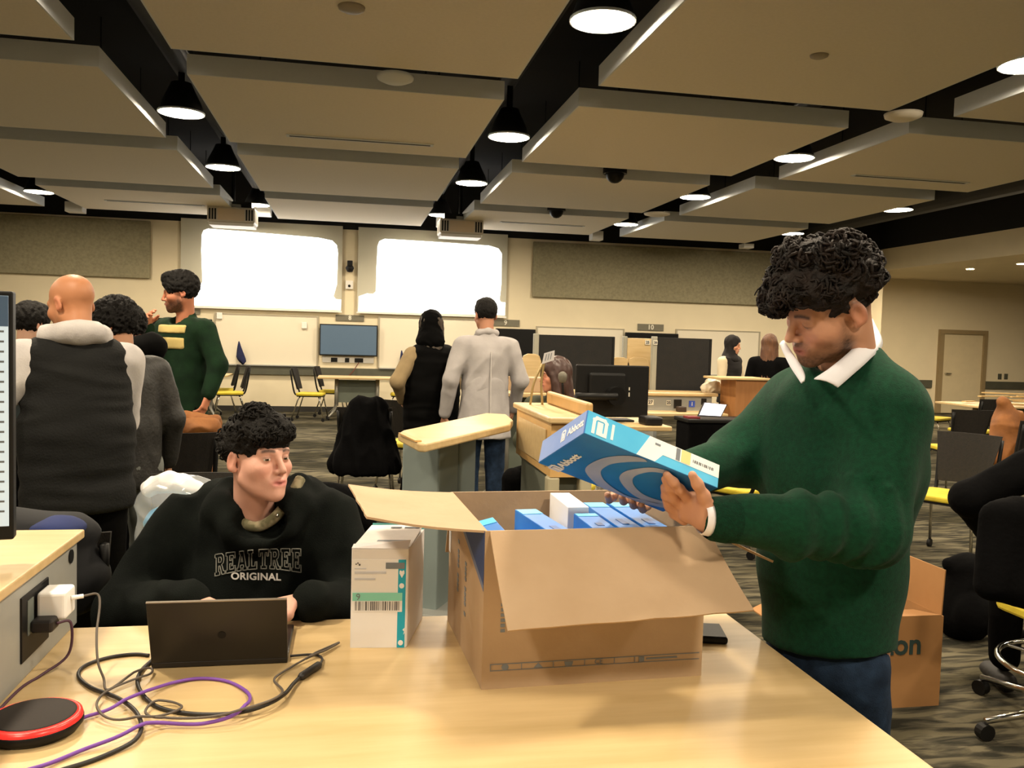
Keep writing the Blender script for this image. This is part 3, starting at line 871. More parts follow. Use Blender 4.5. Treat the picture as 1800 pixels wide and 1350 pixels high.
fl_, fr_ = o+ez+ex*0.02, o+ez+ex*1.0
fe0, fe1 = aty(893, 1108, 1.60), aty(1326, 1073, 1.60)
flap([fl_, fr_, fe1, fe0], bend=0.012, jag=0.012, seed=3)
bl, br_ = o+ez+ny*tk, o+ez+ey-ny*tk
flap([br_, bl, aty(645, 908, 1.80), aty(612, 851, 2.18)], bend=0.01, jag=0.01, seed=5)
r0, r1 = o+ex+ez+ny*tk, o+ex+ez+ey-ny*tk
flap([r0, r1, r1+np.array([0.17, 0.02, -0.09]), r0+np.array([0.17, 0.005, -0.085])], bend=0.008, jag=0.01, seed=7)
k0, k1 = o+ey+ez, o+ey+ex+ez
flap([k1, k0, k0+np.array([0.0, 0.09, -0.18]), k1+np.array([0.02, 0.09, -0.18])], bend=0.008)
# print on the box
nf = -ny
fo = o+nf*0.0002
decal('print_rule', fo, ex, ez, rect(0.035, 0.155, 0.985, 0.160), M_greyp, bx)
decal('print_rule', fo, ex, ez, rect(0.035, 0.115, 0.985, 0.119), M_greyp, bx)
for u in (0.035, 0.17, 0.31, 0.45, 0.585, 0.68):
    decal('print_rule', fo, ex, ez, rect(u, 0.115, u+0.003, 0.158), M_greyp, bx)
zc = o+ez*0.137
fs_ = 0.016
text('print_mark', 'CE', fs_, zc+ex*0.515+nf*0.001, ex, ez, M_greyp, bx)
decal('print_mark', fo, ex, ez, [(0.225, 0.122), (0.265, 0.122), (0.245, 0.153)], M_greyp, bx)
decal('print_mark', fo, ex, ez, [(0.1+0.016*math.cos(a*math.pi/5), 0.137+0.02*math.sin(a*math.pi/5)) for a in range(10)], M_greyp, bx)
decal('print_mark', fo, ex, ez, [(0.365, 0.122), (0.395, 0.122), (0.4, 0.15), (0.36, 0.15)], M_greyp, bx)
decal('print_mark', fo, ex, ez, rect(0.7, 0.122, 0.725, 0.152), M_greyp, bx)
decal('print_line', fo, ex, ez, rect(0.735, 0.133, 0.88, 0.143), M_greyp, bx)
for k in range(9):
    decal('print_glyph', fo, ex, ez, rect(0.075, 0.36+0.033*k, 0.095, 0.38+0.033*k), M_greyp, bx)
decal('blue_corner', fo, ex, ez, rect(0.04, 0.82, 0.3, 0.995), M_bink, bx)
lo = o+ey+(-nx)*0.0002
lx = -ey
decal('blue_wedge', lo, lx, ez, [(0.13, 0.995), (0.995, 0.995), (0.995, 0.66)], M_bink, bx)
decal('blue_wedge', lo, lx, ez, [(0.13, 0.995), (0.995, 0.66), (0.995, 0.62), (0.1, 0.96)], mat('print_blue_pale', (110, 120, 150), var=0.1), bx)
for k in range(12):
    for c_ in (0, 1):
        if (k*7+c_*3) % 5:
            decal('print_glyph', lo, lx, ez, rect(0.3+0.22*c_, 0.32+0.035*k-0.05*c_, 0.34+0.22*c_, 0.345+0.035*k-0.05*c_), M_greyp, bx)
decal('white_sticker', lo, lx, ez, rect(0.01, 0.55, 0.07, 0.99), M_paper, bx)

# ------------------------------------------------------------------ blue cartons
M_blue = mat('carton_blue', (36, 128, 214), rough=0.42, c2=(28, 108, 196), vscale=7)
M_sky = mat('carton_sky', (84, 196, 246), rough=0.42, c2=(64, 182, 238), vscale=9)
M_lav = mat('carton_lavender', (138, 164, 226), rough=0.45, c2=(104, 140, 214), vscale=6)
M_swo = mat('carton_swoosh', (170, 186, 222), rough=0.45, c2=(146, 166, 208), vscale=9)
M_wprint = mat('carton_white', (240, 246, 250), rough=0.5, var=0.02)
M_yel = mat('carton_yellow', (232, 222, 150), rough=0.5, var=0.1)
def stroke(name, o, ex, ey, path, w, m, parent, off=0.001):
    o, ex, ey = np.array(o, float), np.array(ex, float), np.array(ey, float)
    n = nrm(np.cross(ex, ey))
    a, b = nrm(ex), nrm(ey)
    mb = MB()
    P = [o+ex*u+ey*v for u, v in path]
    for i in range(len(P)-1):
        d = nrm(P[i+1]-P[i])
        s = np.cross(n, d)*w/2
        e = d*w/2
        mb.prism([P[i]-e-s+n*off*0.3, P[i+1]+e-s+n*off*0.3, P[i+1]+e+s+n*off*0.3, P[i]-e+s+n*off*0.3], n*(off+0.00004*i))
    return mb.build(name, m, parent)
LOGO = [(0.0, 0.0), (0.0, 0.85), (0.15, 1.0), (0.62, 1.0), (0.75, 0.85), (0.75, 0.0), (0.3, 0.0), (0.3, 0.68), (0.46, 0.68), (0.46, 0.22)]
LOGO2 = [(1.0, 0.05), (1.0, 0.92)]
def carton(o, L, Wd, Hh, lb, name='blue_carton', detail=True):
    """product carton: L long edge, Wd broad edge, Hh thin edge; seen faces -Hh (broad), -Wd (narrow side), -L (end)"""
    o, L, Wd, Hh = [np.array(q, float) for q in (o, L, Wd, Hh)]
    t = thing(name, lb, 'carton', o+(L+Wd+Hh)/2)
    MB().obox(o, L, Wd, Hh).build('carton_body', M_blue, t, bevel=0.0015)
    l, w, h = nrm(L), nrm(Wd), nrm(Hh)
    # narrow side: sky blue and white, logo, label
    so, se, su = o-w*0.0003, L, Hh
    decal('side_print', so, se, su, rect(0.004, 0.02, 0.996, 0.98), M_sky, t, off=0.0004)
    decal('side_white', so, se, su, [(0.456, 0.98), (0.376, 0.02), (0.512, 0.03), (0.565, 0.42), (0.996, 0.42), (0.996, 0.98)], M_wprint, t, off=0.0008)
    stroke('logo', so+se*0.055+su*0.2, se*0.115, su*0.6, LOGO, np.linalg.norm(L)*0.022, M_wprint, t, off=0.0009)
    stroke('logo', so+se*0.055+su*0.2, se*0.135, su*0.6, LOGO2, np.linalg.norm(L)*0.018, M_wprint, t, off=0.0009)
    decal('label_grey', so, se, su, rect(0.66, 0.45, 0.69, 0.95), M_greyp, t, off=0.0012)
    decal('label_yellow', so, se, su, rect(0.70, 0.45, 0.77, 0.97), M_yel, t, off=0.0012)
    b = MB()
    n = nrm(np.cross(se, su))
    rr = random.Random(6)
    u = 0.79
    while u < 0.95:
        d = rr.choice((0.004, 0.007))
        b.prism([so+se*a+su*c+n*0.0009 for a, c in rect(u, 0.62, u+d, 0.74)], n*0.0005)
        u += d+rr.choice((0.004, 0.008))
    b.build('barcode', M_ink, t)
    decal('print_line', so, se, su, rect(0.5, 0.72, 0.54, 0.8), M_greyp, t, off=0.0012)
    # end face
    eo, e1, e2 = o+Wd-l*0.0003, -Wd, Hh
    decal('end_print', eo, e1, e2, rect(0.01, 0.02, 0.99, 0.98), M_lav, t, off=0.0004)
    stroke('logo', eo+e1*0.5+e2*0.3, e1*0.1, e2*0.42, LOGO, np.linalg.norm(Wd)*0.016, M_wprint, t, off=0.0009)
    text('brand_text', 'Abbott', np.linalg.norm(Hh)*0.42, eo+e1*0.8+e2*0.5-l*0.0012, e1, e2, M_wprint, t, bold=0.0006)
    if not detail:
        return t
    # broad face
    bo = o-h*0.0003
    def uv(cx, cy):                 # photo crop -> face coordinates
        a, b2 = cx-500.0, cy-300.0
        v = (b2-445.0/1105.0*a)/(230.0+388.0*445.0/1105.0)
        return ((a+388.0*v)/1105.0, v)
    def clampuv(pts):
        return [(min(max(q[0], 0.01), 0.99), min(max(q[1], 0.01), 0.99)) for q in [uv(*p_) for p_ in pts]]
    def ring(name, outer, inner, m):
        A = spline([np.array(uv(*q)) for q in outer], 4)
        B = spline([np.array(uv(*q)) for q in inner], 4)
        k = min(len(A), len(B))
        nn = -h
        vs, fs = [], []
        for i in range(k):
            for q in (A[i], B[i]):
                u_, v_ = min(max(q[0], 0.012), 0.988), min(max(q[1], 0.012), 0.988)
                vs.append(bo+L*u_+Wd*v_+nn*0.0007)
        for i in range(k-1):
            fs.append((2*i, 2*i+1, 2*i+3, 2*i+2))
        MB().add(vs, fs).build(name, m, t)
    ring('swoosh', [(1000, 498), (860, 472), (700, 480), (580, 520), (515, 575), (540, 640), (640, 735), (760, 805), (900, 860), (1210, 930)],
         [(1010, 522), (880, 520), (740, 535), (665, 572), (645, 612), (680, 680), (780, 760), (900, 825), (1050, 858), (1230, 895)], M_swo)
    ring('swoosh', [(1200, 598), (1060, 568), (930, 578), (840, 602), (803, 645), (820, 695), (880, 765), (960, 825), (1060, 868), (1210, 905)],
         [(1190, 622), (1060, 604), (960, 624), (915, 660), (930, 720), (1000, 790), (1080, 830), (1140, 850), (1190, 865), (1230, 880)], M_swo)
    stroke('logo', bo+L*0.155+Wd*1.0, -Wd*0.13, -L*0.075, LOGO, np.linalg.norm(L)*0.016, M_wprint, t, off=0.0009)
    text('brand_text', 'Abbott', np.linalg.norm(L)*0.085, bo+L*0.125+Wd*0.67-h*0.0012, -Wd, -L, M_wprint, t, bold=0.0008)
    return t
S_ = 1.10
HB = CC + (np.array([0.4212, 1.4928, 1.3307])-CC)*S_
HL, HW, HH = np.array([0.9278, 0.1015, -0.3591])*0.33, np.array([-0.2604, 0.8653, -0.4283])*0.2009, np.array([0.2672, 0.4909, 0.8292])*0.0547
carton(HB, HL, HW, HH, 'blue and white product carton held by the man in the green sweater', 'held_carton')
def in_box(x, y, zt, ang, lean, lb, w=0.054, ln=0.30, ht=0.18):
    """carton standing on its narrow side inside the box; its long edge runs away from the camera"""
    a = math.radians(ang)
    f = np.array([math.sin(a), math.cos(a), 0.0])
    s = np.array([math.cos(a), -math.sin(a), 0.0])
    l = math.radians(lean)
    upv = np.array([0, 0, 1.0])*math.cos(l)+s*math.sin(l)
    sv = s*math.cos(l)-np.array([0, 0, 1.0])*math.sin(l)
    O = np.array([x, y, zt])-sv*w/2-upv*ht
    t = thing('blue_carton', lb, 'carton', O)
    MB().obox(O, sv*w, f*ln, upv*ht).build('carton_body', M_blue, t, bevel=0.0015)
    decal('end_print', O-f*0.0003, sv*w, upv*ht, rect(0.02, 0.01, 0.98, 0.99), M_sky, t, off=0.0006)
    T = O+upv*(ht+0.0003)
    decal('top_band', T, sv*w, f*ln, rect(0.02, 0.78, 0.98, 0.97), M_sky, t, off=0.0006)
    decal('top_print', T, sv*w, f*ln, rect(0.35, 0.12, 0.65, 0.3), mat('carton_deep', (24, 84, 160), rough=0.45, var=0.1), t, off=0.0008)
    return t
in_box(0.572, 1.835, 1.078, -1, 0, 'blue carton in the open box, in front of the white carton', ln=0.155)
in_box(0.638, 1.838, 1.076, -1, 0, 'blue carton in the open box, beside the one before the white carton')
in_box(0.702, 1.838, 1.076, -1, 0, 'blue carton in the open box, nearest the man in the green sweater')
in_box(0.474, 1.80, 1.072, -7, 0, 'blue carton in the open box, turned askew on its own', ln=0.28)
in_box(0.338, 1.80, 1.05, -2, -14, 'blue carton in the open box, leaning under the long side flap', ln=0.26)
t = thing('white_carton', 'white product carton standing among blue cartons in the open box', 'carton', (0.5, 2.0, 0.9))
MB().box(0.530, 0.583, 2.0, 2.19, 0.90, 1.092).build('carton_body', M_paper, t, bevel=0.0015)
decal('print_line', (0.530, 1.9997, 0.90), (0.053, 0, 0), (0, 0, 0.192), rect(0.3, 0.72, 0.7, 0.85), M_greyp, t)
text('brand_text', 'Abbott', 0.013, (0.5565, 1.999, 1.03), (0, 0, 1), (-1, 0, 0), M_ink, t)
# phone by the box
t = thing('phone', 'black phone lying on the table behind the cardboard box', 'phone', atz(1255, 1120, TZ))
c = atz(1256, 1121, TZ)
a_ = math.radians(-14)
e1, e2 = np.array([math.cos(a_), math.sin(a_), 0]), np.array([-math.sin(a_), math.cos(a_), 0])
MB().obox(c-e1*0.05-e2*0.05, e1*0.075, e2*0.11, (0, 0, 0.018)).build('phone_body', M_black, t, bevel=0.007, bseg=3)
MB().obox(c-e1*0.047-e2*0.045+np.array([0, 0, 0.0181]), e1*0.068, e2*0.1, (0, 0, 0.0006)).build('phone_glass', M_tvoff, t)
# ------------------------------------------------------------------ chairs
M_yseat = mat('seat_yellow', (206, 186, 52), rough=0.8, c2=(190, 168, 40), vscale=14, bump=0.1, bscale=90)
M_mesh = mat('chair_mesh', (30, 25, 19), rough=0.9, c2=(19, 16, 13), vscale=60, bump=0.3, bscale=240)
M_blackc = mat('black_fabric', (11, 11, 12), rough=0.95, var=0.4, vscale=9, bump=0.25, bscale=50, spec=0.06)
def rounded_slab(w, d, z0, z1, r=0.05, n=5, dome=0.0):
    poly = []
    for (sx, sy, a0) in ((1, 1, 0), (-1, 1, 90), (-1, -1, 180), (1, -1, 270)):
        for k in range(n):
            a = math.radians(a0+90*k/(n-1))
            poly.append((sx*(w/2-r)+r*math.cos(a), sy*(d/2-r)+r*math.sin(a)))
    return MB().prism([(x, y, z0) for x, y in poly], (0, 0, z1-z0))
def chair_proto():
    t = thing('chair', 'proto', 'chair')
    rounded_slab(0.47, 0.45, 0.43, 0.47, 0.07).build('seat', M_yseat, t, bevel=0.012)
    rounded_slab(0.44, 0.42, 0.412, 0.43, 0.07).build('seat_pan', M_black, t)
    # backrest: bowed mesh panel, narrower at the bottom
    vs, fs, n, k = [], [], 9, 6
    for i in range(k):
        tz = i/(k-1)
        w = 0.33+0.12*tz
        for j in range(n):
            s = j/(n-1)*2-1
            vs.append((s*w/2, -0.225-0.10*tz+0.05*s*s, 0.53+0.36*tz))
    m = len(vs)
    vs += [(x, y-0.012, z) for x, y, z in vs]
    for i in range(k-1):
        for j in range(n-1):
            q = (i*n+j, i*n+j+1, (i+1)*n+j+1, (i+1)*n+j)
            fs += [q[::-1], tuple(a+m for a in q)]
    for i in range(k-1):
        fs += [(i*n, (i+1)*n, (i+1)*n+m, i*n+m), (i*n+n-1, i*n+n-1+m, (i+1)*n+n-1+m, (i+1)*n+n-1)]
    for j in range(n-1):
        fs += [(j, j+m, j+1+m, j+1), ((k-1)*n+j, (k-1)*n+j+1, (k-1)*n+j+1+m, (k-1)*n+j+m)]
    MB().add(vs, fs).build('backrest', M_mesh, t, smooth=False)
    for s in (-1, 1):
        MB().tube(spline([(s*0.19, -0.1, 0.42), (s*0.195, -0.2, 0.44), (s*0.2, -0.25, 0.52), (s*0.215, -0.31, 0.86)], 5), 0.014, 8).build('back_upright', M_black, t, smooth=True)
        for (y0, y1) in ((0.16, 0.25), (-0.14, -0.27)):
            l = MB().tube([(s*0.19, y0, 0.42), (s*0.205, y0*0.7+y1*0.3, 0.36), (s*0.235, y1, 0.06)], 0.011, 8).build('leg', M_chrome, t, smooth=True)
            MB().cyl((s*0.235-0.012, y1, 0.03), (s*0.235+0.012, y1, 0.03), 0.03, n=14).build('caster', M_black, l)
    return t
CH0 = chair_proto()
chair_used = [False]
def put_chair(x, y, face, label, group=None):
    """face: direction the sitter looks, degrees from +X"""
    c = CH0 if not chair_used[0] else copy_tree(CH0)
    chair_used[0] = True
    c.location = (float(x), float(y), 0)
    c.rotation_euler = (0, 0, math.radians(face-90))
    c['label'] = label
    if group: c['group'] = group
    return c
def put_chair_px(px, py, z, dep, face, label, group=None):
    p = at(px, py, dep)
    return put_chair(p[0], p[1], face, label, group)
put_chair_px(320, 800, 0, 5.3, 96, 'yellow-seated mesh chair carrying the brown paper bag')
a = aty(405, 690, 15.0)
put_chair(a[0], 14.9, 190, 'yellow-seated chair by the wall under the hanging blue cloth, nearer the room')
put_chair(a[0]-0.25, 15.6, 188, 'yellow-seated chair by the wall under the hanging blue cloth, nearer the wall')
a = aty(547, 690, 15.0)
put_chair(a[0], 14.9, -8, 'yellow-seated chair at the end of the flip-top table under sign eight, nearer the room')
put_chair(a[0]+0.35, 15.65, -8, 'yellow-seated chair at the end of the flip-top table under sign eight, nearer the wall')
a = aty(690, 690, 15.0)
put_chair(a[0]+0.2, 15.2, 176, 'yellow-seated chair behind the woman in black')
put_chair_px(722, 795, 0, 8.3, 60, 'yellow-seated chair under the end of the standing-height board')
put_chair_px(1672, 880, 0, 6.15, 212, 'yellow-seated mesh chair beyond the printed floor box')
put_chair_px(1683, 760, 0, 9.2, 80, 'yellow-seated chair with its dark back turned, facing the far table')
put_chair_px(1640, 700, 0, 13.2, -60, 'far yellow-seated chair beside the cream door')
put_chair_px(1712, 718, 0, 11.3, 100, 'far yellow-seated chair tucked at the paper-strewn table')
put_chair_px(1300, 870, 0, 6.3, 120, 'yellow-seated chair between the green sweater man and the podium desk')

# ------------------------------------------------------------------ flip-top tables at the back wall
M_leg = mat('table_silver', (168, 166, 156), rough=0.35, metal=0.5, var=0.05)
def flip_table(cx, cy, w, label, d=0.6, rot=0.0, h=0.74):
    t = thing('flip_top_table', label, 'table', (0, 0, 0))
    MB().box(-w/2, w/2, -d/2, d/2, h-0.03, h).build('table_top', M_maple, t, bevel=0.006)
    for s in (-1, 1):
        x = s*(w/2-0.32)
        MB().cyl((x, 0, 0.22), (x, 0, h-0.03), 0.035).build('column', M_leg, t, smooth=True)
        for sy in (-1, 1):
            l = MB().tube([(x, 0, 0.26), (x+s*0.03, sy*0.18, 0.16), (x+s*0.12, sy*0.36, 0.06)], [0.03, 0.025, 0.018], 8).build('foot', M_leg, t, smooth=True)
            MB().cyl((x+s*0.12-0.012, sy*0.36, 0.03), (x+s*0.12+0.012, sy*0.36, 0.03), 0.03).build('caster', M_black, l)
    MB().box(-w/2+0.34, w/2-0.34, 0.02, 0.03, 0.28, h-0.06).build('modesty_panel', mat('modesty_green', (104, 112, 100), rough=0.6, var=0.06), t)
    t.location = (cx, cy, 0)
    t.rotation_euler = (0, 0, rot)
    return t
a = aty(628, 668, 15.3)
flip_table(a[0], 15.3, 1.35, 'maple flip-top table with silver legs under the blue-grey television', 0.7)
a = aty(362, 668, 15.3)
flip_table(a[0]-0.2, 15.3, 1.2, 'maple flip-top table behind the striped sweater man', 0.7)
a = at(1745, 702, 12.4)
flip_table(a[0]+0.6, a[1], 2.4, 'maple table strewn with paper strips in the alcove', 0.9)
rs_ = random.Random(9)
for k in range(9):
    x0 = a[0]+rs_.uniform(-0.45, 1.1)
    y0 = a[1]+rs_.uniform(-0.3, 0.3)
    an = rs_.uniform(-0.6, 0.6)
    e1 = np.array([math.cos(an), math.sin(an), 0])
    e2 = np.array([-math.sin(an), math.cos(an), 0])
    L_ = rs_.uniform(0.3, 0.7)
    tag(MB().obox((x0, y0, 0.742+0.018*k), e1*L_, e2*0.06, (0, 0, 0.016)).build('paper_strip', mat('kraft_strip', (206, 176, 120), rough=0.8, var=0.15)),
        'tan cardboard strip lying on the alcove table', 'strip', 'strips on the alcove table')

# ------------------------------------------------------------------ standing board on a grey pedestal
ZB = 1.02
pg_ = [(700, 761), (709, 756), (816, 734), (854, 726), (890, 728), (902, 738), (897, 746), (748, 780), (735, 779)]
P_ = [atz(x, y, ZB) for x, y in pg_]
c = sum(P_)/len(P_)
t = thing('standing_desk', 'standing-height maple board on a grey pedestal behind the cardboard box', 'desk', (c[0], c[1], 0))
MB().prism([p-np.array([0, 0, 0.04]) for p in P_], (0, 0, 0.04)).build('desk_top', M_maple, t, bevel=0.008)
g0, g1 = atz(711, 763, ZB), atz(741, 777, ZB)
v = nrm(g1-g0)
s = np.array([v[1], -v[0], 0])*0.05
MB().slab([g0, g1, g1+s*0.6, g0+s*0.6], (0, 0, 0.008)).build('pen_ledge', M_mapled, t)
q0, q1 = atz(782, 790, 0.9), atz(846, 772, 0.9)
dv = nrm(np.array([q1[0]-q0[0], q1[1]-q0[1], 0]))
sv = np.array([-dv[1], dv[0], 0])
L_ = np.linalg.norm((q1-q0)[:2])
b0 = np.array([q0[0], q0[1], 0])+sv*0.03
M_ped = mat('pedestal_grey', (140, 152, 150), rough=0.5, c2=(130, 143, 141), vscale=3)
MB().obox(b0, dv*L_*0.5, sv*0.22, (0, 0, ZB-0.04)).build('pedestal', M_ped, t, bevel=0.01)
MB().obox(b0+dv*L_*0.52, dv*L_*0.48, sv*0.26, (0, 0, ZB-0.06)).build('pedestal', M_ped, t, bevel=0.01)
MB().obox(b0-dv*0.1-sv*0.1, dv*(L_+0.2), sv*0.5, (0, 0, 0.03)).build('foot_plate', M_grey, t, bevel=0.01)

# ------------------------------------------------------------------ podium with raised curb, panel and wing
ZP = 1.13
pa, pb = atz(897, 707, ZP), atz(971, 734, ZP)
x0 = (pa[0]+pb[0])/2
y0, y1 = pb[1], pa[1]
pd = thing('podium', 'maple and grey podium with a raised curb beside the standing-height board', 'podium', (x0+0.3, (y0+y1)/2, 0))
PW = 0.24
MB().box(x0, x0+PW, y0, y1, ZP-0.03, ZP).build('top', M_maple, pd, bevel=0.008)
MB().box(x0+PW-0.05, x0+PW-0.015, y0+0.03, y1-0.03, ZP, ZP+0.07).build('curb', M_mapled, pd, bevel=0.012)
MB().box(x0+0.02, x0+PW-0.02, y0+0.03, y1-0.03, ZP-0.29, ZP-0.03).build('apron', M_mapled, pd)
MB().box(x0+0.012, x0+0.02, y0+0.12, y1-0.12, ZP-0.25, ZP-0.07).build('inset_panel', M_maple, pd, bevel=0.002)
MB().box(x0+0.05, x0+PW-0.03, y0+0.12, y1-0.05, 0.04, ZP-0.29).build('cabinet', mat('podium_grey', (112, 116, 104), rough=0.6, var=0.08), pd)
MB().box(x0+0.01, x0+0.07, y0+0.03, y0+0.10, 0.0, ZP-0.29).build('post', mat('post_pale', (176, 168, 140), rough=0.5, var=0.05), pd, bevel=0.01)
MB().box(x0+PW-0.07, x0+PW-0.01, y0+0.03, y0+0.10, 0.0, ZP-0.29).build('post', mat('post_pale', (176, 168, 140)), pd, bevel=0.01)
# wing desk behind, with the big monitor
ZW = 0.98
w0, w1 = atz(1182, 750, ZW), atz(1150, 737, ZW)
wy0 = min(w0[1], w1[1])
wd = thing('wing_desk', 'maple desk carrying the black monitor turned away, joined beside the podium', 'desk', (x0+1.2, wy0+0.3, 0))
MB().box(x0+PW+0.01, w0[0], wy0, w1[1]+0.12, ZW-0.03, ZW).build('desk_top', M_maple, wd, bevel=0.006)
for xx in (x0+0.55, w0[0]-0.25):
    for sgn in (-1, 1):
        MB().tube([(xx+sgn*0.02, wy0+0.25, ZW-0.03), (xx+sgn*0.28, wy0+0.25, 0.03)], 0.018, 8).build('leg', M_leg, wd, smooth=True)
mm = thing('black_monitor', 'black monitor seen from behind on the wing desk', 'monitor', at(1075, 745, 5.5))
MD = (wy0+0.28)
cs_ = [aty(1014, 634, MD), aty(1141, 650, MD), aty(1139, 747, MD), aty(1011, 738, MD)]
w_ = (cs_[1][0]+cs_[2][0])/2-(cs_[0][0]+cs_[3][0])/2
xl = (cs_[0][0]+cs_[3][0])/2
zt, zb = (cs_[0][2]+cs_[1][2])/2, ZW+0.03
MB().box(xl, xl+w_, MD, MD+0.035, zb, zt).build('casing', M_black, mm, bevel=0.008)
MB().box(xl+w_*0.16, xl+w_*0.66, MD-0.03, MD, zb+(zt-zb)*0.32, zt-0.05).build('rear_bulge', M_black, mm, bevel=0.015)
MB().cyl((xl+w_*0.5, MD-0.1, zb+(zt-zb)*0.42), (xl+w_*0.5, MD-0.03, zb+(zt-zb)*0.42), 0.06, n=20).build('hub', M_tvoff, mm)
MB().tube([(xl+w_*0.5, MD-0.1, zb+(zt-zb)*0.42), (xl-0.02, MD-0.1, zb+(zt-zb)*0.42), (xl-0.06, MD-0.08, ZW)], 0.022, 8).build('arm', M_black, mm, smooth=True)
MB().box(xl+0.1, xl+w_-0.1, MD-0.03, MD+0.12, ZW, ZW+0.014).build('foot', M_black, mm, bevel=0.004)
MB().box(xl+0.012, xl+w_-0.012, MD+0.035, MD+0.0375, zb+0.02, zt-0.015).build('screen', M_tvoff, mm)
MB().box(xl+w_*0.72, xl+w_*0.735, MD-0.002, MD, zb+(zt-zb)*0.4, zb+(zt-zb)*0.48).box(xl+w_*0.72, xl+w_*0.735, MD-0.002, MD, zb+(zt-zb)*0.52, zb+(zt-zb)*0.58).build('port_label', M_letter, mm)
kk = at(1158, 744, 5.6)
tag(rounded_slab(0.12, 0.18, 0, 0.05, 0.04).build('desk_speaker', M_black, bevel=0.01), 'small black rounded device beside the turned monitor on the wing desk', 'device').location = (w0[0]-0.10, wy0+0.12, ZW+0.001)
# gooseneck microphone and paper holder on the podium
mic = thing('gooseneck_microphone', 'grey foam microphone on a black gooseneck standing on the wing desk', 'microphone', (x0+0.3, wy0+0.3, ZW))
mh = aty(989, 661, wy0+0.3)
MB().lathe([(0.0, -0.045), (0.02, -0.04), (0.03, -0.01), (0.028, 0.012), (0.015, 0.026), (0.0, 0.03)], mh, 16).build('foam_head', mat('mic_foam', (110, 106, 96), rough=1.0, var=0.15), mic, smooth=True)
mh2 = np.array(mh)
MB().tube(spline([mh2-np.array([0, 0, 0.04]), mh2-np.array([-0.01, 0, 0.15]), np.array([mh2[0]+0.02, mh2[1], ZW])], 6), 0.007, 8).build('gooseneck', M_black, mic, smooth=True)
MB().lathe([(0.0, 0.0), (0.05, 0.0), (0.05, 0.012), (0.0, 0.016)], (mh2[0]+0.02, mh2[1], ZW+0.001), 18).build('base', M_black, mic)
ph = thing('paper_holder', 'thin double arm with a pale clipped card rising from the podium', 'holder', (x0+0.1, y1-0.2, ZP))
YH = y1-0.15
f0 = np.array([x0+0.07, YH, ZP])
hp = aty(958, 632, YH)
for k, off in ((0, 0.0), (1, 0.07)):
    MB().tube(spline([f0+np.array([off, 0, 0]), f0*0.5+hp*0.5+np.array([off*0.6-0.02, 0, 0.0]), hp+np.array([0.0, 0, off*0.2])], 6), 0.007, 8).build('arm', mat('arm_brass', (170, 150, 104), rough=0.35, metal=0.5, var=0.05), ph, smooth=True)
cq = [aty(957, 621, YH-0.01), aty(975, 616, YH-0.01), aty(974, 633, YH-0.01), aty(953, 640, YH-0.01)]
MB().slab(cq, (0, 0.006, 0)).build('card', mat('card_grey', (196, 196, 200), rough=0.6, var=0.03), ph)
for k in range(3):
    u0 = cq[0]+(cq[1]-cq[0])*(0.2+0.25*k)+(cq[3]-cq[0])*0.15
    MB().slab([u0, u0+(cq[1]-cq[0])*0.08, u0+(cq[1]-cq[0])*0.08+(cq[3]-cq[0])*0.6, u0+(cq[3]-cq[0])*0.6], (0, -0.002, 0)).build('print_line', M_greyp, ph)
# cardboard box behind the podium
YC = 7.2
p0, p1, p2 = aty(905, 664, YC), aty(958, 690, YC), aty(950, 660, YC)
t = thing('small_cardboard_box', 'plain cardboard box on a table behind the podium', 'box', (p0[0], YC, p1[2]))
MB().box(p0[0], p1[0]+0.02, YC, YC+0.3, p1[2], p0[2]).build('box_body', M_card, t, bevel=0.004)
MB().box(p0[0]+0.05, p0[0]+0.12, YC-0.003, YC, p0[2]-0.06, p0[2]-0.02).build('handle_slot', M_black, t)
flip_table(p0[0]+0.35, YC+0.2, 1.4, 'maple table under the plain cardboard box behind the podium', 0.7, 0, float(p1[2]))

# ------------------------------------------------------------------ study carrels
M_carpan = mat('carrel_black', (24, 22, 20), rough=0.9, c2=(16, 16, 16), vscale=10, bump=0.2, bscale=90)
def plate(px, py, Y, w, h, txt, parent, base=M_letter, ink=M_ink, name='number_plate'):
    c = aty(px, py, Y)
    o = MB().box(c[0]-w/2, c[0]+w/2, Y-0.008, Y, c[2]-h/2, c[2]+h/2).build(name, base, parent)
    if txt:
        text('number', txt, h*0.85, (c[0], Y-0.0095, c[2]), (1, 0, 0), (0, 0, 1), ink, o, bold=0.002)
    return o
YK = 9.6
def carrel(xa, ya, xb, yb, lb, Y=YK, post=True):
    p, q = aty(xa, ya, Y), aty(xb, yb, Y)
    t = thing('study_carrel', lb, 'carrel', ((p[0]+q[0])/2, Y, 0))
    MB().box(p[0], q[0], Y, Y+0.05, 0.75, p[2]).build('divider', M_carpan, t, bevel=0.004)
    if post:
        MB().box(p[0]-0.06, p[0], Y-0.005, Y+0.06, 0.0, p[2]+0.01).build('post', mat('carrel_post', (150, 148, 134), rough=0.5, var=0.06), t, bevel=0.008)
        MB().box(q[0], q[0]+0.03, Y-0.005, Y+0.06, 0.0, p[2]).build('post', M_black, t, bevel=0.008)
    return t
c1 = carrel(948, 588, 1075, 650, 'wide black study carrel panel standing behind the podium')
MB().box(c1.location.x-0.42, c1.location.x+0.42, YK-0.4, YK, 0.72, 0.75).build('desk', M_maple, c1, bevel=0.006)
c2 = carrel(1156, 593, 1244, 690, 'square black study carrel panel above the numbered desk')
a = aty(1103, 594, YK+0.45); b = aty(1150, 640, YK+0.45)
MB().box(a[0], b[0]+0.06, YK+0.45, YK+0.5, 0.75, a[2]).build('side_panel', M_maple, c2, bevel=0.006)
MB().box(a[0]-0.05, a[0], YK+0.44, YK+0.51, 0, a[2]+0.02).build('post', mat('carrel_post', (150, 148, 134)), c2, bevel=0.008)
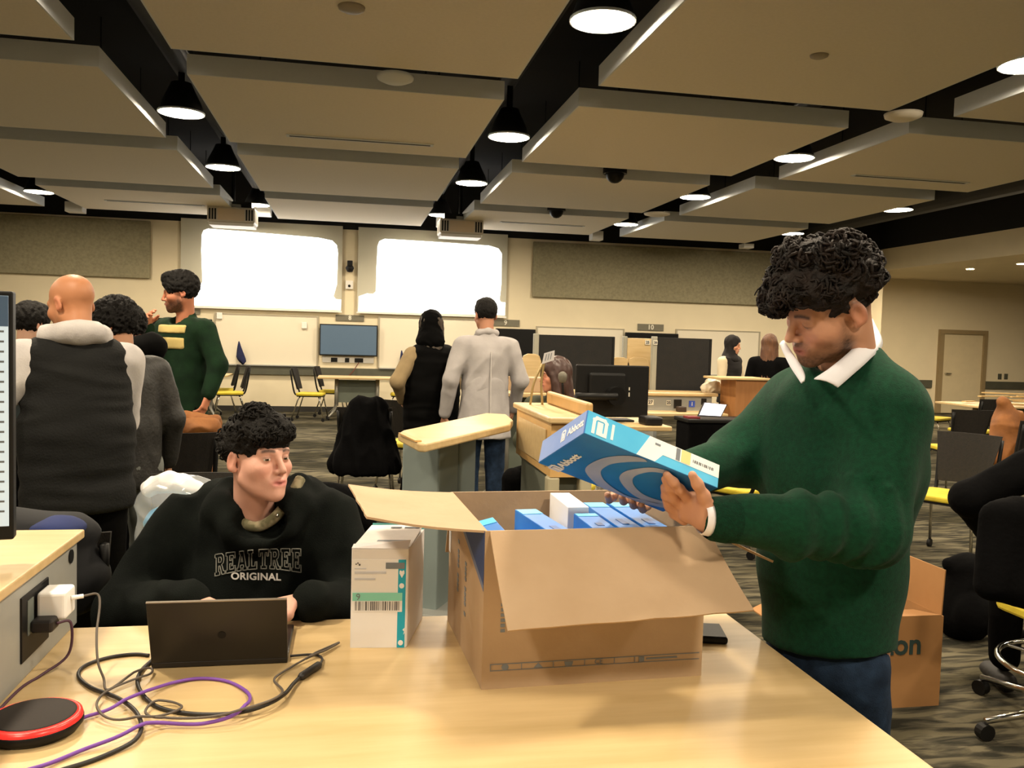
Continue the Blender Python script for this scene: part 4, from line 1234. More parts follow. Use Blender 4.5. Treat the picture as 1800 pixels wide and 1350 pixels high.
plate(1138, 602, YK+0.445, 0.06, 0.055, '25', c2)
plate(1152, 602, YK-0.006, 0.05, 0.05, '26', c2)
for px, lb in ((934, 'round-topped maple chair beside the television under sign nine'),):
    Yc = YK-0.5
    c = aty(px, 640, Yc)
    zt = aty(px, 622 if px < 1000 else 628, Yc)[2]
    t = thing('plywood_chair', lb, 'chair', (c[0], Yc, 0))
    w = 0.11 if px < 1000 else 0.13
    poly = [(c[0]-w*0.7, Yc, 0.5), (c[0]+w*0.7, Yc, 0.5), (c[0]+w, Yc, zt-0.08), (c[0]+w*0.8, Yc, zt-0.02), (c[0]+w*0.4, Yc, zt), (c[0]-w*0.4, Yc, zt), (c[0]-w*0.8, Yc, zt-0.02), (c[0]-w, Yc, zt-0.08)]
    MB().prism(poly, (0, 0.02, 0)).build('backrest', M_maple, t, bevel=0.004)
    MB().box(c[0]-w*1.4, c[0]+w*1.4, Yc-0.4, Yc+0.02, 0.45, 0.48).build('seat', M_maple, t, bevel=0.006)
    for sx in (-1, 1):
        for yy in (-0.36, -0.02):
            MB().cyl((c[0]+sx*w*1.2, Yc+yy, 0), (c[0]+sx*w*1.2, Yc+yy, 0.45), 0.012).build('leg', M_chrome, t)
for px, w in ((1090, 0.12), (1122, 0.14)):
    Yc = YK+0.40
    c = aty(px, 640, Yc)
    zt = aty(px, 628, Yc)[2]
    poly = [(c[0]-w, Yc, 0.76), (c[0]+w, Yc, 0.76), (c[0]+w, Yc, zt-0.08), (c[0]+w*0.8, Yc, zt-0.02), (c[0]+w*0.4, Yc, zt), (c[0]-w*0.4, Yc, zt), (c[0]-w*0.8, Yc, zt-0.02), (c[0]-w, Yc, zt-0.08)]
    MB().prism(poly, (0, 0.03, 0)).build('rounded_wing', M_maple, c2, bevel=0.004)
# numbered riser desk below the square carrel
YD = YK-0.55
dk = thing('numbered_desk', 'maple riser desk with socket plates and the number 27', 'desk', (aty(1200, 720, YD)[0], YD, 0))
a, b = aty(1138, 690, YD), aty(1263, 692, YD)
zt = a[2]
MB().box(a[0], b[0], YD, YD+0.5, zt-0.035, zt).build('riser_top', M_maple, dk, bevel=0.008)
zb = 0.735
MB().box(a[0]+0.03, b[0]-0.06, YD+0.04, YD+0.48, zb, zt-0.035).build('riser_case', M_grey, dk)
MB().box(a[0]-0.1, b[0]-0.02, YD-0.32, YD+0.5, zb-0.035, zb).build('desk_top', M_maple, dk, bevel=0.006)
for xx in (a[0], b[0]-0.1):
    MB().box(xx-0.02, xx+0.02, YD-0.28, YD+0.45, 0, zb-0.035).build('side_panel', M_grey, dk)
YE = YD+0.04
plate(1143, 707, YE, 0.075, 0.06, '27', dk)
plate(1175, 708, YE, 0.05, 0.055, '25', dk)
plate(1191, 710, YE, 0.09, 0.10, '', dk, M_mesh, name='socket_plate')
plate(1216, 710, YE, 0.07, 0.07, 'i', dk, mat('plate_blue', (52, 84, 190), var=0.05), M_letter, name='blue_plate')
plate(1237, 706, YE, 0.06, 0.07, '', dk, M_mesh, name='socket_plate')
p = aty(1198, 727, YD-0.12)
tag(MB().box(p[0]-0.05, p[0]+0.05, YD-0.15, YD-0.06, zb, zb+0.06).build('dark_cup', mat('cup_brown', (52, 36, 26), var=0.2), bevel=0.012), 'small dark brown box on the numbered desk beside the tablet', 'box')
# draped dark stand with white tablet, tan cabinet
YT = 8.1
p0, p1 = aty(1210, 737, YT), aty(1328, 738, YT)
t = thing('dark_stand', 'black draped stand carrying the white tablet', 'stand', ((p0[0]+p1[0])/2, YT, 0))
MB().box(p0[0], p1[0], YT, YT+0.4, p0[2]-0.04, p0[2]).build('stand_top', M_black, t, bevel=0.01)
MB().box(p0[0]+0.02, p1[0]-0.02, YT+0.02, YT+0.38, 0.0, p0[2]-0.04).build('drape', M_blackc, t, bevel=0.02)
t = thing('tablet', 'lit white tablet leaning in a dark red folder on the black stand', 'tablet', aty(1252, 732, YT+0.05))
qa = [aty(1226, 731, YT+0.05), aty(1268, 733, YT+0.05), aty(1279, 711, YT+0.16), aty(1237, 707, YT+0.16)]
MB().slab(qa, (0, 0.012, -0.004)).build('tablet_case', M_black, t, bevel=0.002)
cq = sum(qa)/4
qb = [cq+(q-cq)*0.9 - np.array([0, 0.004, -0.002]) for q in qa]
MB().slab(qb, (0, -0.002, 0.001)).build('tablet_screen', mat('tablet_lit', (232, 228, 244), emit=0.9), t)
pp = aty(1219, 726, YT+0.1)
MB().box(pp[0]-0.07, pp[0]+0.06, YT+0.06, YT+0.2, p0[2], p0[2]+0.02).build('folder', mat('folder_red', (120, 24, 36), var=0.1), t, bevel=0.003)
YV = 8.8
p0, p1 = aty(1294, 668, YV), aty(1350, 668, YV)
t = thing('tan_cabinet', 'tan wooden lectern cabinet with a pale top beside the woman in the headscarf', 'cabinet', ((p0[0]+p1[0])/2, YV, 0))
MB().box(p0[0], p1[0], YV, YV+0.4, 0.0, p0[2]).build('case', mat('tan_wood', (168, 116, 66), rough=0.55, c2=(150, 100, 54), vscale=3, stretch=(6, 6, 1)), t, bevel=0.006)
q0 = aty(1263, 667, YV)
MB().box(q0[0], p1[0]+0.02, YV-0.03, YV+0.42, p0[2], p0[2]+0.025).build('top', M_maple, t, bevel=0.006)

# ------------------------------------------------------------------ printed carton on the floor
f0 = atz(1650, 1240, 0)
W_, D_, Hh_ = 0.55, 0.36, aty(1654, 1083, f0[1])[2]
t = thing('floor_carton', 'open brown shipping carton on the carpet behind the green sweater man', 'carton', (f0[0]-W_/2, f0[1]+D_/2, 0))
x1, y0 = f0[0], f0[1]
for args in ((x1-W_, x1, y0, y0+0.006), (x1-W_, x1, y0+D_-0.006, y0+D_), (x1-W_, x1-W_+0.006, y0+0.006, y0+D_-0.006), (x1-0.006, x1, y0+0.006, y0+D_-0.006)):
    MB().box(*args, 0, Hh_).build('side_panel', M_card2, t)
MB().box(x1-W_+0.006, x1-0.006, y0+0.006, y0+D_-0.006, 0.0, 0.01).build('bottom_panel', M_card2, t)
MB().slab([(x1, y0+0.01, Hh_), (x1, y0+D_-0.01, Hh_), (x1+0.015, y0+D_-0.02, Hh_+0.19), (x1+0.015, y0+0.02, Hh_+0.19)], (-0.005, 0, 0)).build('flap', M_card2, t)
MB().slab([(x1-W_+0.01, y0, Hh_), (x1-0.01, y0, Hh_), (x1-0.02, y0+0.17, Hh_-0.03), (x1-W_+0.02, y0+0.17, Hh_-0.03)], (0, 0, 0.005)).build('flap', M_card2, t)
MB().slab([(x1-W_, y0+0.01, Hh_), (x1-W_, y0+D_-0.01, Hh_), (x1-W_-0.15, y0+D_-0.02, Hh_-0.06), (x1-W_-0.15, y0+0.02, Hh_-0.06)], (0, 0, 0.005)).build('flap', M_card2, t)
tc_ = aty(1596, 1134, y0)
text('brand_text', 'amazon', 0.125, (x1-0.29, y0-0.001, tc_[2]), (1, 0, 0), (0, 0, 1), mat('print_teal_dark', (44, 66, 64), var=0.1), t, bold=0.003)
# ------------------------------------------------------------------ people: smooth blended solids turned into one continuous skin
def _smin(a, b, k):
    h = np.maximum(k-np.abs(a-b), 0)/k
    return np.minimum(a, b)-h*h*k*0.25
class SDF:
    def __init__(s):
        s.pr = []
    def _add(s, lo, hi, fn, k, sub):
        s.pr.append((np.array(lo, float), np.array(hi, float), fn, k, sub))
        return s
    def cap(s, p, q, r0, r1=None, k=0.012, sub=False):
        p, q = np.array(p, float), np.array(q, float)
        r1 = r0 if r1 is None else r1
        d = q-p
        L2 = max(float(d@d), 1e-9)
        R = max(r0, r1)
        def fn(X, Y, Z):
            t = np.clip(((X-p[0])*d[0]+(Y-p[1])*d[1]+(Z-p[2])*d[2])/L2, 0, 1)
            return np.sqrt((X-p[0]-t*d[0])**2+(Y-p[1]-t*d[1])**2+(Z-p[2]-t*d[2])**2)-(r0+(r1-r0)*t)
        return s._add(np.minimum(p, q)-R, np.maximum(p, q)+R, fn, k, sub)
    def chain(s, pts, rs, k=0.012):
        for i in range(len(pts)-1):
            s.cap(pts[i], pts[i+1], rs[i], rs[i+1], k)
        return s
    def ell(s, c, r, k=0.012, sub=False, R=None):
        c, r = np.array(c, float), np.array(r, float)
        R = np.eye(3) if R is None else np.array(R, float)      # columns = axes
        m = float(r.max())
        def fn(X, Y, Z):
            x, y, z = X-c[0], Y-c[1], Z-c[2]
            a = (x*R[0, 0]+y*R[1, 0]+z*R[2, 0])/r[0]
            b = (x*R[0, 1]+y*R[1, 1]+z*R[2, 1])/r[1]
            e = (x*R[0, 2]+y*R[1, 2]+z*R[2, 2])/r[2]
            k0 = np.sqrt(a*a+b*b+e*e)
            k1 = np.sqrt((a/r[0])**2+(b/r[1])**2+(e/r[2])**2)
            return k0*(k0-1)/np.maximum(k1, 1e-6)
        return s._add(c-m, c+m, fn, k, sub)
    def ecap(s, p, q, a, b, lat, k=0.03, sub=False):
        """elliptical limb from p to q: a, b = (half width along lat, half depth) at both ends"""
        p, q = np.array(p, float), np.array(q, float)
        L = float(np.linalg.norm(q-p))
        w = (q-p)/L
        u = np.array(lat, float)
        u = nrm(u-w*(u@w))
        v = np.cross(w, u)
        m = max(a+b)
        def fn(X, Y, Z):
            x, y, z = X-p[0], Y-p[1], Z-p[2]
            h = x*w[0]+y*w[1]+z*w[2]
            t = np.clip(h/L, 0, 1)
            e = h-t*L
            uu = x*u[0]+y*u[1]+z*u[2]
            vv = x*v[0]+y*v[1]+z*v[2]
            rx, ry = a[0]+(b[0]-a[0])*t, a[1]+(b[1]-a[1])*t
            rm = np.minimum(rx, ry)
            k0 = np.sqrt((uu/rx)**2+(vv/ry)**2+(e/rm)**2)
            k1 = np.sqrt((uu/rx**2)**2+(vv/ry**2)**2+(e/rm**2)**2)
            return k0*(k0-1)/np.maximum(k1, 1e-6)
        return s._add(np.minimum(p, q)-m, np.maximum(p, q)+m, fn, k, sub)
    def plane(s, p, n, k=0.004):
        """cut away everything on the side n points to"""
        p, n = np.array(p, float), nrm(n)
        def fn(X, Y, Z):
            return -((X-p[0])*n[0]+(Y-p[1])*n[1]+(Z-p[2])*n[2])
        s.pr.append((None, None, fn, k, True))
        return s
    def mesh(s, h):
        lo = np.min([p[0] for p in s.pr if not p[4]], 0)-3*h
        hi = np.max([p[1] for p in s.pr if not p[4]], 0)+3*h
        n = np.ceil((hi-lo)/h).astype(int)+1
        f = np.full(n, 0.5, np.float32)
        ax = [(lo[i]+h*np.arange(n[i])).astype(np.float32) for i in range(3)]
        for (a, b, fn, k, sub) in s.pr:
            if a is None:
                i0, i1 = np.zeros(3, int), n
            else:
                m = k+2.5*h
                i0 = np.clip(np.floor((a-m-lo)/h).astype(int), 0, n)
                i1 = np.clip(np.ceil((b+m-lo)/h).astype(int)+1, 0, n)
            if (i1 <= i0).any():
                continue
            sl = tuple(slice(i0[j], i1[j]) for j in range(3))
            d = fn(ax[0][sl[0]][:, None, None], ax[1][sl[1]][None, :, None], ax[2][sl[2]][None, None, :])
            if sub:
                f[sl] = -_smin(-f[sl], d, k)
            else:
                f[sl] = _smin(f[sl], d, k)
        return surf_nets(f, lo, h)

def surf_nets(f, lo, h):
    s = f < 0
    n = np.zeros(tuple(d-1 for d in f.shape), np.int8)
    offs = [(a, b, c) for a in (0, 1) for b in (0, 1) for c in (0, 1)]
    D = n.shape
    for (a, b, c) in offs:
        n += s[a:a+D[0], b:b+D[1], c:c+D[2]]
    act = (n > 0) & (n < 8)
    ijk = np.argwhere(act)
    idx = np.full(D, -1, np.int64)
    idx[act] = np.arange(len(ijk))
    acc = np.zeros((len(ijk), 3))
    cnt = np.zeros(len(ijk))
    for o1 in offs:
        for axn in range(3):
            if o1[axn]:
                continue
            o2 = list(o1)
            o2[axn] = 1
            v1 = f[ijk[:, 0]+o1[0], ijk[:, 1]+o1[1], ijk[:, 2]+o1[2]]
            v2 = f[ijk[:, 0]+o2[0], ijk[:, 1]+o2[1], ijk[:, 2]+o2[2]]
            m = (v1 < 0) != (v2 < 0)
            t = v1[m]/(v1[m]-v2[m])
            p = np.repeat(np.array(o1, float)[None], m.sum(), 0)
            p[:, axn] += t
            acc[m] += p
            cnt[m] += 1
    V = lo+h*(ijk+acc/cnt[:, None])
    F = []
    for axn in range(3):
        b1, b2 = [j for j in range(3) if j != axn]
        sa = [slice(None)]*3
        sb = [slice(None)]*3
        sa[axn], sb[axn] = slice(0, -1), slice(1, None)
        m = s[tuple(sa)] != s[tuple(sb)]
        e = np.argwhere(m)
        e = e[(e[:, b1] > 0) & (e[:, b2] > 0) & (e[:, b1] < f.shape[b1]-1) & (e[:, b2] < f.shape[b2]-1)]
        ins = s[e[:, 0], e[:, 1], e[:, 2]]
        q = []
        for d1, d2 in ((-1, -1), (0, -1), (0, 0), (-1, 0)):
            c = e.copy()
            c[:, b1] += d1
            c[:, b2] += d2
            q.append(idx[c[:, 0], c[:, 1], c[:, 2]])
        q = np.stack(q, 1)
        fl_ = ins if axn != 1 else ~ins
        q[~fl_] = q[~fl_][:, ::-1]
        F.append(q)
    return V, np.concatenate(F)

def np_mesh(name, parts):
    """parts: list of (V, F[, colour Nx3 linear]); joined as one mesh"""
    V, F, C, o = [], [], [], 0
    for p in parts:
        V.append(p[0])
        F.append(p[1]+o)
        C.append(p[2] if len(p) > 2 else np.ones((len(p[0]), 3)))
        o += len(p[0])
    V, F, C = np.concatenate(V), np.concatenate(F), np.concatenate(C)
    me = bpy.data.meshes.new(name)
    me.vertices.add(len(V))
    me.vertices.foreach_set('co', V.astype(np.float32).ravel())
    k = F.shape[1]
    me.loops.add(F.size)
    me.loops.foreach_set('vertex_index', F.astype(np.int32).ravel())
    me.polygons.add(len(F))
    me.polygons.foreach_set('loop_start', np.arange(0, F.size, k, dtype=np.int32))
    me.polygons.foreach_set('loop_total', np.full(len(F), k, np.int32))
    me.update(calc_edges=True)
    at_ = me.color_attributes.new('Col', 'FLOAT_COLOR', 'POINT')
    at_.data.foreach_set('color', np.concatenate([C, np.ones((len(C), 1))], 1).astype(np.float32).ravel())
    return me
def put(name, parts, m, parent, smooth=True):
    if isinstance(parts, tuple):
        parts = [parts]
    return link_mesh(name, np_mesh(name, parts), m, parent, smooth)
def vnormals(V, F):
    n = np.cross(V[F[:, 2]]-V[F[:, 0]], V[F[:, 3]]-V[F[:, 1]])
    N = np.zeros_like(V)
    for j in range(4):
        np.add.at(N, F[:, j], n)
    return N/np.maximum(np.linalg.norm(N, axis=1), 1e-9)[:, None]
def wnoise(P, freq, seed, n=7, squash=(1, 1, 1)):
    r = np.random.default_rng(seed)
    o = np.zeros(len(P))
    Q = P*np.array(squash)
    for i in range(n):
        k = r.normal(size=3)
        k = k/np.linalg.norm(k)*freq*r.uniform(0.6, 1.7)
        o += np.sin(Q@k+r.uniform(0, 6.28)+1.3*np.sin(Q@(k[[1, 2, 0]]*0.6)+r.uniform(0, 6.28)))
    return o/n**0.5
def crumple(VF, amp, freq, seed, squash=(1, 1, 1)):
    """folds: ridged noise pushed along the normals"""
    V, F = VF
    N = vnormals(V, F)
    a = 1-np.abs(wnoise(V, freq, seed, squash=squash))*1.1
    return V+N*(amp*a)[:, None], F
def head_frame(yaw, pitch, roll=0.0):
    y, p, r = [math.radians(a) for a in (yaw, pitch, roll)]
    f = np.array([math.cos(y)*math.cos(p), math.sin(y)*math.cos(p), math.sin(p)])
    R = nrm(np.cross(f, [0, 0, 1]))
    u = np.cross(R, f)
    R2 = R*math.cos(r)+u*math.sin(r)
    return np.stack([R2, f, np.cross(R2, f)], 1)
def lc(c):
    return np.array(lin(c)[:3])
def smooth01(x, a, b):
    t = np.clip((x-a)/(b-a), 0, 1)
    return t*t*(3-2*t)

def make_head(o, M, sc, neck_to, h, skin, beard=0.0, beard_c=(60, 46, 38), brow_c=(30, 24, 20), fade=0.0, closed=False, neck_r=0.058, lips=(176, 110, 100), face=True, full_beard=False, nose=1.0):
    """head and neck in head space (x right, y forward, z up; z=0 at the eyes); returns world mesh piece"""
    S = SDF()
    nb = M.T@(np.array(neck_to)-o)/sc
    S.ell((0, -0.014, 0.037), (0.076, 0.097, 0.084), 0.02)
    S.ell((0, 0.024, -0.038), (0.062, 0.062, 0.080), 0.03)
    S.cap((0, -0.03, -0.04), nb, neck_r*0.95, neck_r*1.12, 0.025)
    for s in (-1, 1):
        S.cap((s*0.049, 0.002, -0.055), (s*0.013, 0.069, -0.098), 0.015, 0.015, 0.035)
        S.ell((s*0.044, 0.052, -0.027), (0.024, 0.028, 0.022), 0.03)
    S.ell((0, 0.079, -0.101), (0.018, 0.016, 0.017), 0.02)
    S.ell((0, 0.078, -0.066), (0.032, 0.021, 0.022), 0.02)
    if face:
        S.cap((-0.042, 0.071, 0.021), (-0.012, 0.083, 0.019), 0.011, 0.011, 0.016)
        S.cap((0.042, 0.071, 0.021), (0.012, 0.083, 0.019), 0.011, 0.011, 0.016)
        for s in (-1, 1):
            S.ell((s*0.032, 0.094, -0.002), (0.017, 0.013, 0.011), 0.012, sub=True)
        S.cap((0, 0.086, 0.012), (0, 0.088+0.022*nose, -0.032), 0.0075, 0.0105, 0.012)
        for s in (-1, 1):
            S.ell((s*0.0125, 0.093+0.004*nose, -0.037), (0.008, 0.010, 0.0075), 0.008)
            S.ell((s*0.007, 0.1+0.004*nose, -0.045), (0.0035, 0.005, 0.003), 0.004, sub=True)
            S.ell((s*0.032, 0.074, -0.001), (0.0145, 0.0125, 0.0125), 0.004)      # eyeball under its lids
            S.cap((s*0.046, 0.0725, 0.0035), (s*0.02, 0.0815, 0.0045), 0.0035, 0.0035, 0.004)   # upper lid
        S.cap((-0.023, 0.086, -0.0655), (0.0, 0.0985, -0.0620), 0.005, 0.0068, 0.006)
        S.cap((0.023, 0.086, -0.0655), (0.0, 0.0985, -0.0620), 0.005, 0.0068, 0.006)
        S.cap((-0.015, 0.09, -0.0755), (0.015, 0.09, -0.0755), 0.0075, 0.0075, 0.006)
        S.cap((-0.022, 0.098, -0.069), (0.022, 0.098, -0.069), 0.0022, 0.0022, 0.004, sub=True)
    for s in (-1, 1):
        R = head_frame(90, 0, 0)
        a = math.radians(-18)
        Re = np.array([[1, 0, 0], [0, math.cos(a), -math.sin(a)], [0, math.sin(a), math.cos(a)]])
        S.ell((s*0.079, -0.018, -0.004), (0.008, 0.0185, 0.032), 0.008, R=Re)
        S.ell((s*0.076, -0.012, -0.028), (0.007, 0.010, 0.011), 0.006)
        S.ell((s*0.0865, -0.013, -0.003), (0.006, 0.010, 0.019), 0.005, sub=True, R=Re)
    V, F = S.mesh(h/sc)
    x, y, z = V[:, 0], V[:, 1], V[:, 2]
    C = np.repeat(lc(skin)[None], len(V), 0)
    def mixc(mask, c):
        C[:] = C*(1-mask[:, None])+np.array(c)[None]*mask[:, None]
    # warmer cheeks, nose and ears
    mixc(0.35*np.exp(-(((np.abs(x)-0.042)/0.022)**2+((z+0.035)/0.022)**2))*(y > 0.02), lc((206, 128, 112)))
    mixc(0.35*smooth01(np.abs(x), 0.074, 0.086)*(y < 0.03), lc((206, 120, 100)))
    n1 = 0.85+0.12*wnoise(V, 900, 3)
    if beard > 0:
        jaw = smooth01(-z, 0.032, 0.066)*smooth01(y, -0.02, 0.02)*(1-smooth01(-z-0.12, 0.0, 0.012))
        mou = np.exp(-((z+0.052+0.3*np.abs(x)**1.2)/0.008)**2)*smooth01(y, 0.065, 0.08)*(1-smooth01(np.abs(x), 0.03, 0.036))
        side = smooth01(-z, 0.005, 0.03)*np.exp(-((y-0.015)/0.016)**2)*(np.abs(x) > 0.05)
        m = np.clip(jaw*(0.55+0.45*full_beard+0.3*smooth01(-z, 0.07, 0.095))+mou*1.7+side*0.5, 0, 1)*beard
        ch = np.exp(-(((np.abs(x)-0.034)/0.02)**2+((z+0.05)/0.022)**2))*(0.2 if full_beard else 0.75)
        mixc(np.clip(m*(1-ch)*n1, 0, 0.95), lc(beard_c))
    if face:
        lm = np.exp(-((z+0.0685)/0.0098)**2-(x/0.025)**4)*smooth01(y, 0.080, 0.088)
        mixc(np.clip(lm*1.1, 0, 0.9), lc(lips))
        br = np.exp(-((z-0.0205-0.003*np.cos((np.abs(x)-0.032)*70))/0.0040)**2)*smooth01(np.abs(x), 0.010, 0.016)*(1-smooth01(np.abs(x), 0.046, 0.053))*(y > 0.05)
        mixc(np.clip(br*1.1, 0, 0.85), lc(brow_c))
        la = np.exp(-((z-(-0.0045 if closed else 0.0035))/0.0018)**2-((np.abs(x)-0.032)/0.0135)**4)*(y > 0.06)
        mixc(np.clip(la, 0, 0.85), lc((40, 28, 26)))
    if fade > 0:
        tmp = smooth01(z, -0.012, 0.035)*(1-smooth01(y, 0.042, 0.058))
        bk = smooth01(-y, 0.02, 0.05)*smooth01(z, -0.06, -0.01)
        mixc(np.clip(np.maximum(tmp, bk)*n1, 0, 0.9)*fade, lc((34, 28, 26)))
    return o+(V*sc)@M.T, F, C
def eyes(o, M, sc, parent, yaw=0.0, pitch=0.0, iris=(70, 50, 36)):
    for s in (-1, 1):
        c = np.array([s*0.032, 0.0745, -0.0005])
        S = SDF()
        S.ell((0, 0, 0), (0.0128, 0.0128, 0.0128), 0.001)
        V, F = S.mesh(0.0014)
        a, b = math.radians(yaw), math.radians(pitch)
        g = np.array([math.sin(a)*math.cos(b), math.cos(a)*math.cos(b), math.sin(b)])
        d = np.degrees(np.arccos(np.clip((V/np.linalg.norm(V, axis=1)[:, None])@g, -1, 1)))
        C = np.repeat(lc((206, 196, 188))[None], len(V), 0)
        C[d < 28] = lc(iris)
        C[d < 12] = lc((12, 10, 10))
        W = V+c
        keep = (W[:, 2] < 0.0026) & (W[:, 2] > -0.0050) & (W[:, 1] > 0.07)
        fk = keep[F].all(1)
        W = W+np.array([0, 0.0012, 0])
        put('eye', (o+(W*sc)@M.T, F[fk], C), M_eye, parent)
M_skin = mat('skin', (200, 160, 140), rough=0.5, vcol=True, bump=0.05, bscale=300, spec=0.35)
M_eye = mat('eye_surface', (230, 225, 220), rough=0.15, vcol=True)
M_hair = mat('hair_black', (18, 16, 14), spec=0.2, rough=0.7, c2=(14, 12, 11), vscale=40, bump=0.5, bscale=160)
M_hairb = mat('hair_dark_brown', (34, 24, 19), spec=0.22, rough=0.65, c2=(13, 11, 10), vscale=30, bump=0.4, bscale=200)
M_hairl = mat('hair_brown', (104, 66, 38), rough=0.5, c2=(72, 44, 26), vscale=20, bump=0.5, bscale=120, stretch=(4, 4, 0.6))

def curls(o, M, sc, ells, n, seed, r0=0.0095, tube=0.0027, length=0.035, cond=None, drop=0.0):
    """curly locks wound over the surface of ellipsoids in head space"""
    rg = np.random.default_rng(seed)
    V, F, off = [], [], 0
    K, NS = 13, 5
    done = 0
    while done < n:
        c, r = ells[rg.integers(len(ells))]
        c, r = np.array(c), np.array(r)
        d = rg.normal(size=3)
        d /= np.linalg.norm(d)
        p = c+d*r
        if cond is not None and not cond(p):
            continue
        nn = nrm(d/r)
        t = rg.normal(size=3)+np.array([0, 0.2, -drop])
        t = nrm(t-nn*(t@nn)*0.8)
        u = nrm(np.cross(t, nn))
        w = np.cross(u, t)
        rad = r0*rg.uniform(0.6, 1.25)
        turns = rg.uniform(1.1, 2.0)
        L = length*rg.uniform(0.6, 1.3)
        ph = rg.uniform(0, 6.28)
        s = np.linspace(0, 1, K)
        cen = p+np.outer(s-0.5, t)*L+np.outer(rad*np.cos(ph+turns*6.28*s), u)+np.outer(rad*np.sin(ph+turns*6.28*s), w)+np.outer(-(2*s-1)**2*L*0.18, nn)
        tg = np.gradient(cen, axis=0)
        tg /= np.linalg.norm(tg, axis=1)[:, None]
        a1 = np.cross(tg, nn)
        a1 /= np.maximum(np.linalg.norm(a1, axis=1), 1e-6)[:, None]
        a2 = np.cross(tg, a1)
        rr = tube*rg.uniform(0.7, 1.5)*np.sin(np.pi*(0.12+0.76*s))**0.6
        for j in range(NS):
            an = 6.2832*j/NS
            V.append(cen+a1*(rr*math.cos(an))[:, None]+a2*(rr*math.sin(an))[:, None])
        b = off+np.arange(K-1)
        for j in range(NS):
            j2 = (j+1) % NS
            F.append(np.stack([b+j*K, b+j2*K, b+j2*K+1, b+j*K+1], 1))
        off += K*NS
        done += 1
    V = np.concatenate(V)
    return o+(V*sc)@M.T, np.concatenate(F), np.ones((len(V), 3))

def fingers_hand(S, w, d, pn, ts, size=1.0, curl=0.5, k=0.006):
    """relaxed hand: wrist w, direction d, palm normal pn, thumb on side ts of cross(d, pn)"""
    d, pn = nrm(d), np.array(pn, float)
    pn = nrm(pn-d*(pn@d))
    lat = np.cross(d, pn)
    z = size
    S.ecap(w, w+d*0.085*z, (0.026*z, 0.017*z), (0.040*z, 0.013*z), lat, 0.012)
    for i, L in enumerate((0.070, 0.080, 0.074, 0.058)):
        b = w+d*0.088*z+lat*ts*(0.030-0.020*i)*z
        pts, q, a = [b], b, 0.0
        for seg in (0.45, 0.32, 0.26):
            a += curl*(0.7+0.12*i)
            q = q+(d*math.cos(a)+pn*math.sin(a))*L*seg*z
            pts.append(q)
        S.chain(pts, [0.0095*z, 0.0088*z, 0.008*z, 0.0068*z], k)
    t0 = w+d*0.028*z+lat*ts*0.024*z
    t1 = t0+(d*0.55+lat*ts*0.7+pn*0.35)*0.042*z
    t2 = t1+(d*0.85+lat*ts*0.25+pn*0.4)*0.032*z
    S.chain([t0, t1, t2], [0.013*z, 0.011*z, 0.0085*z], 0.01)

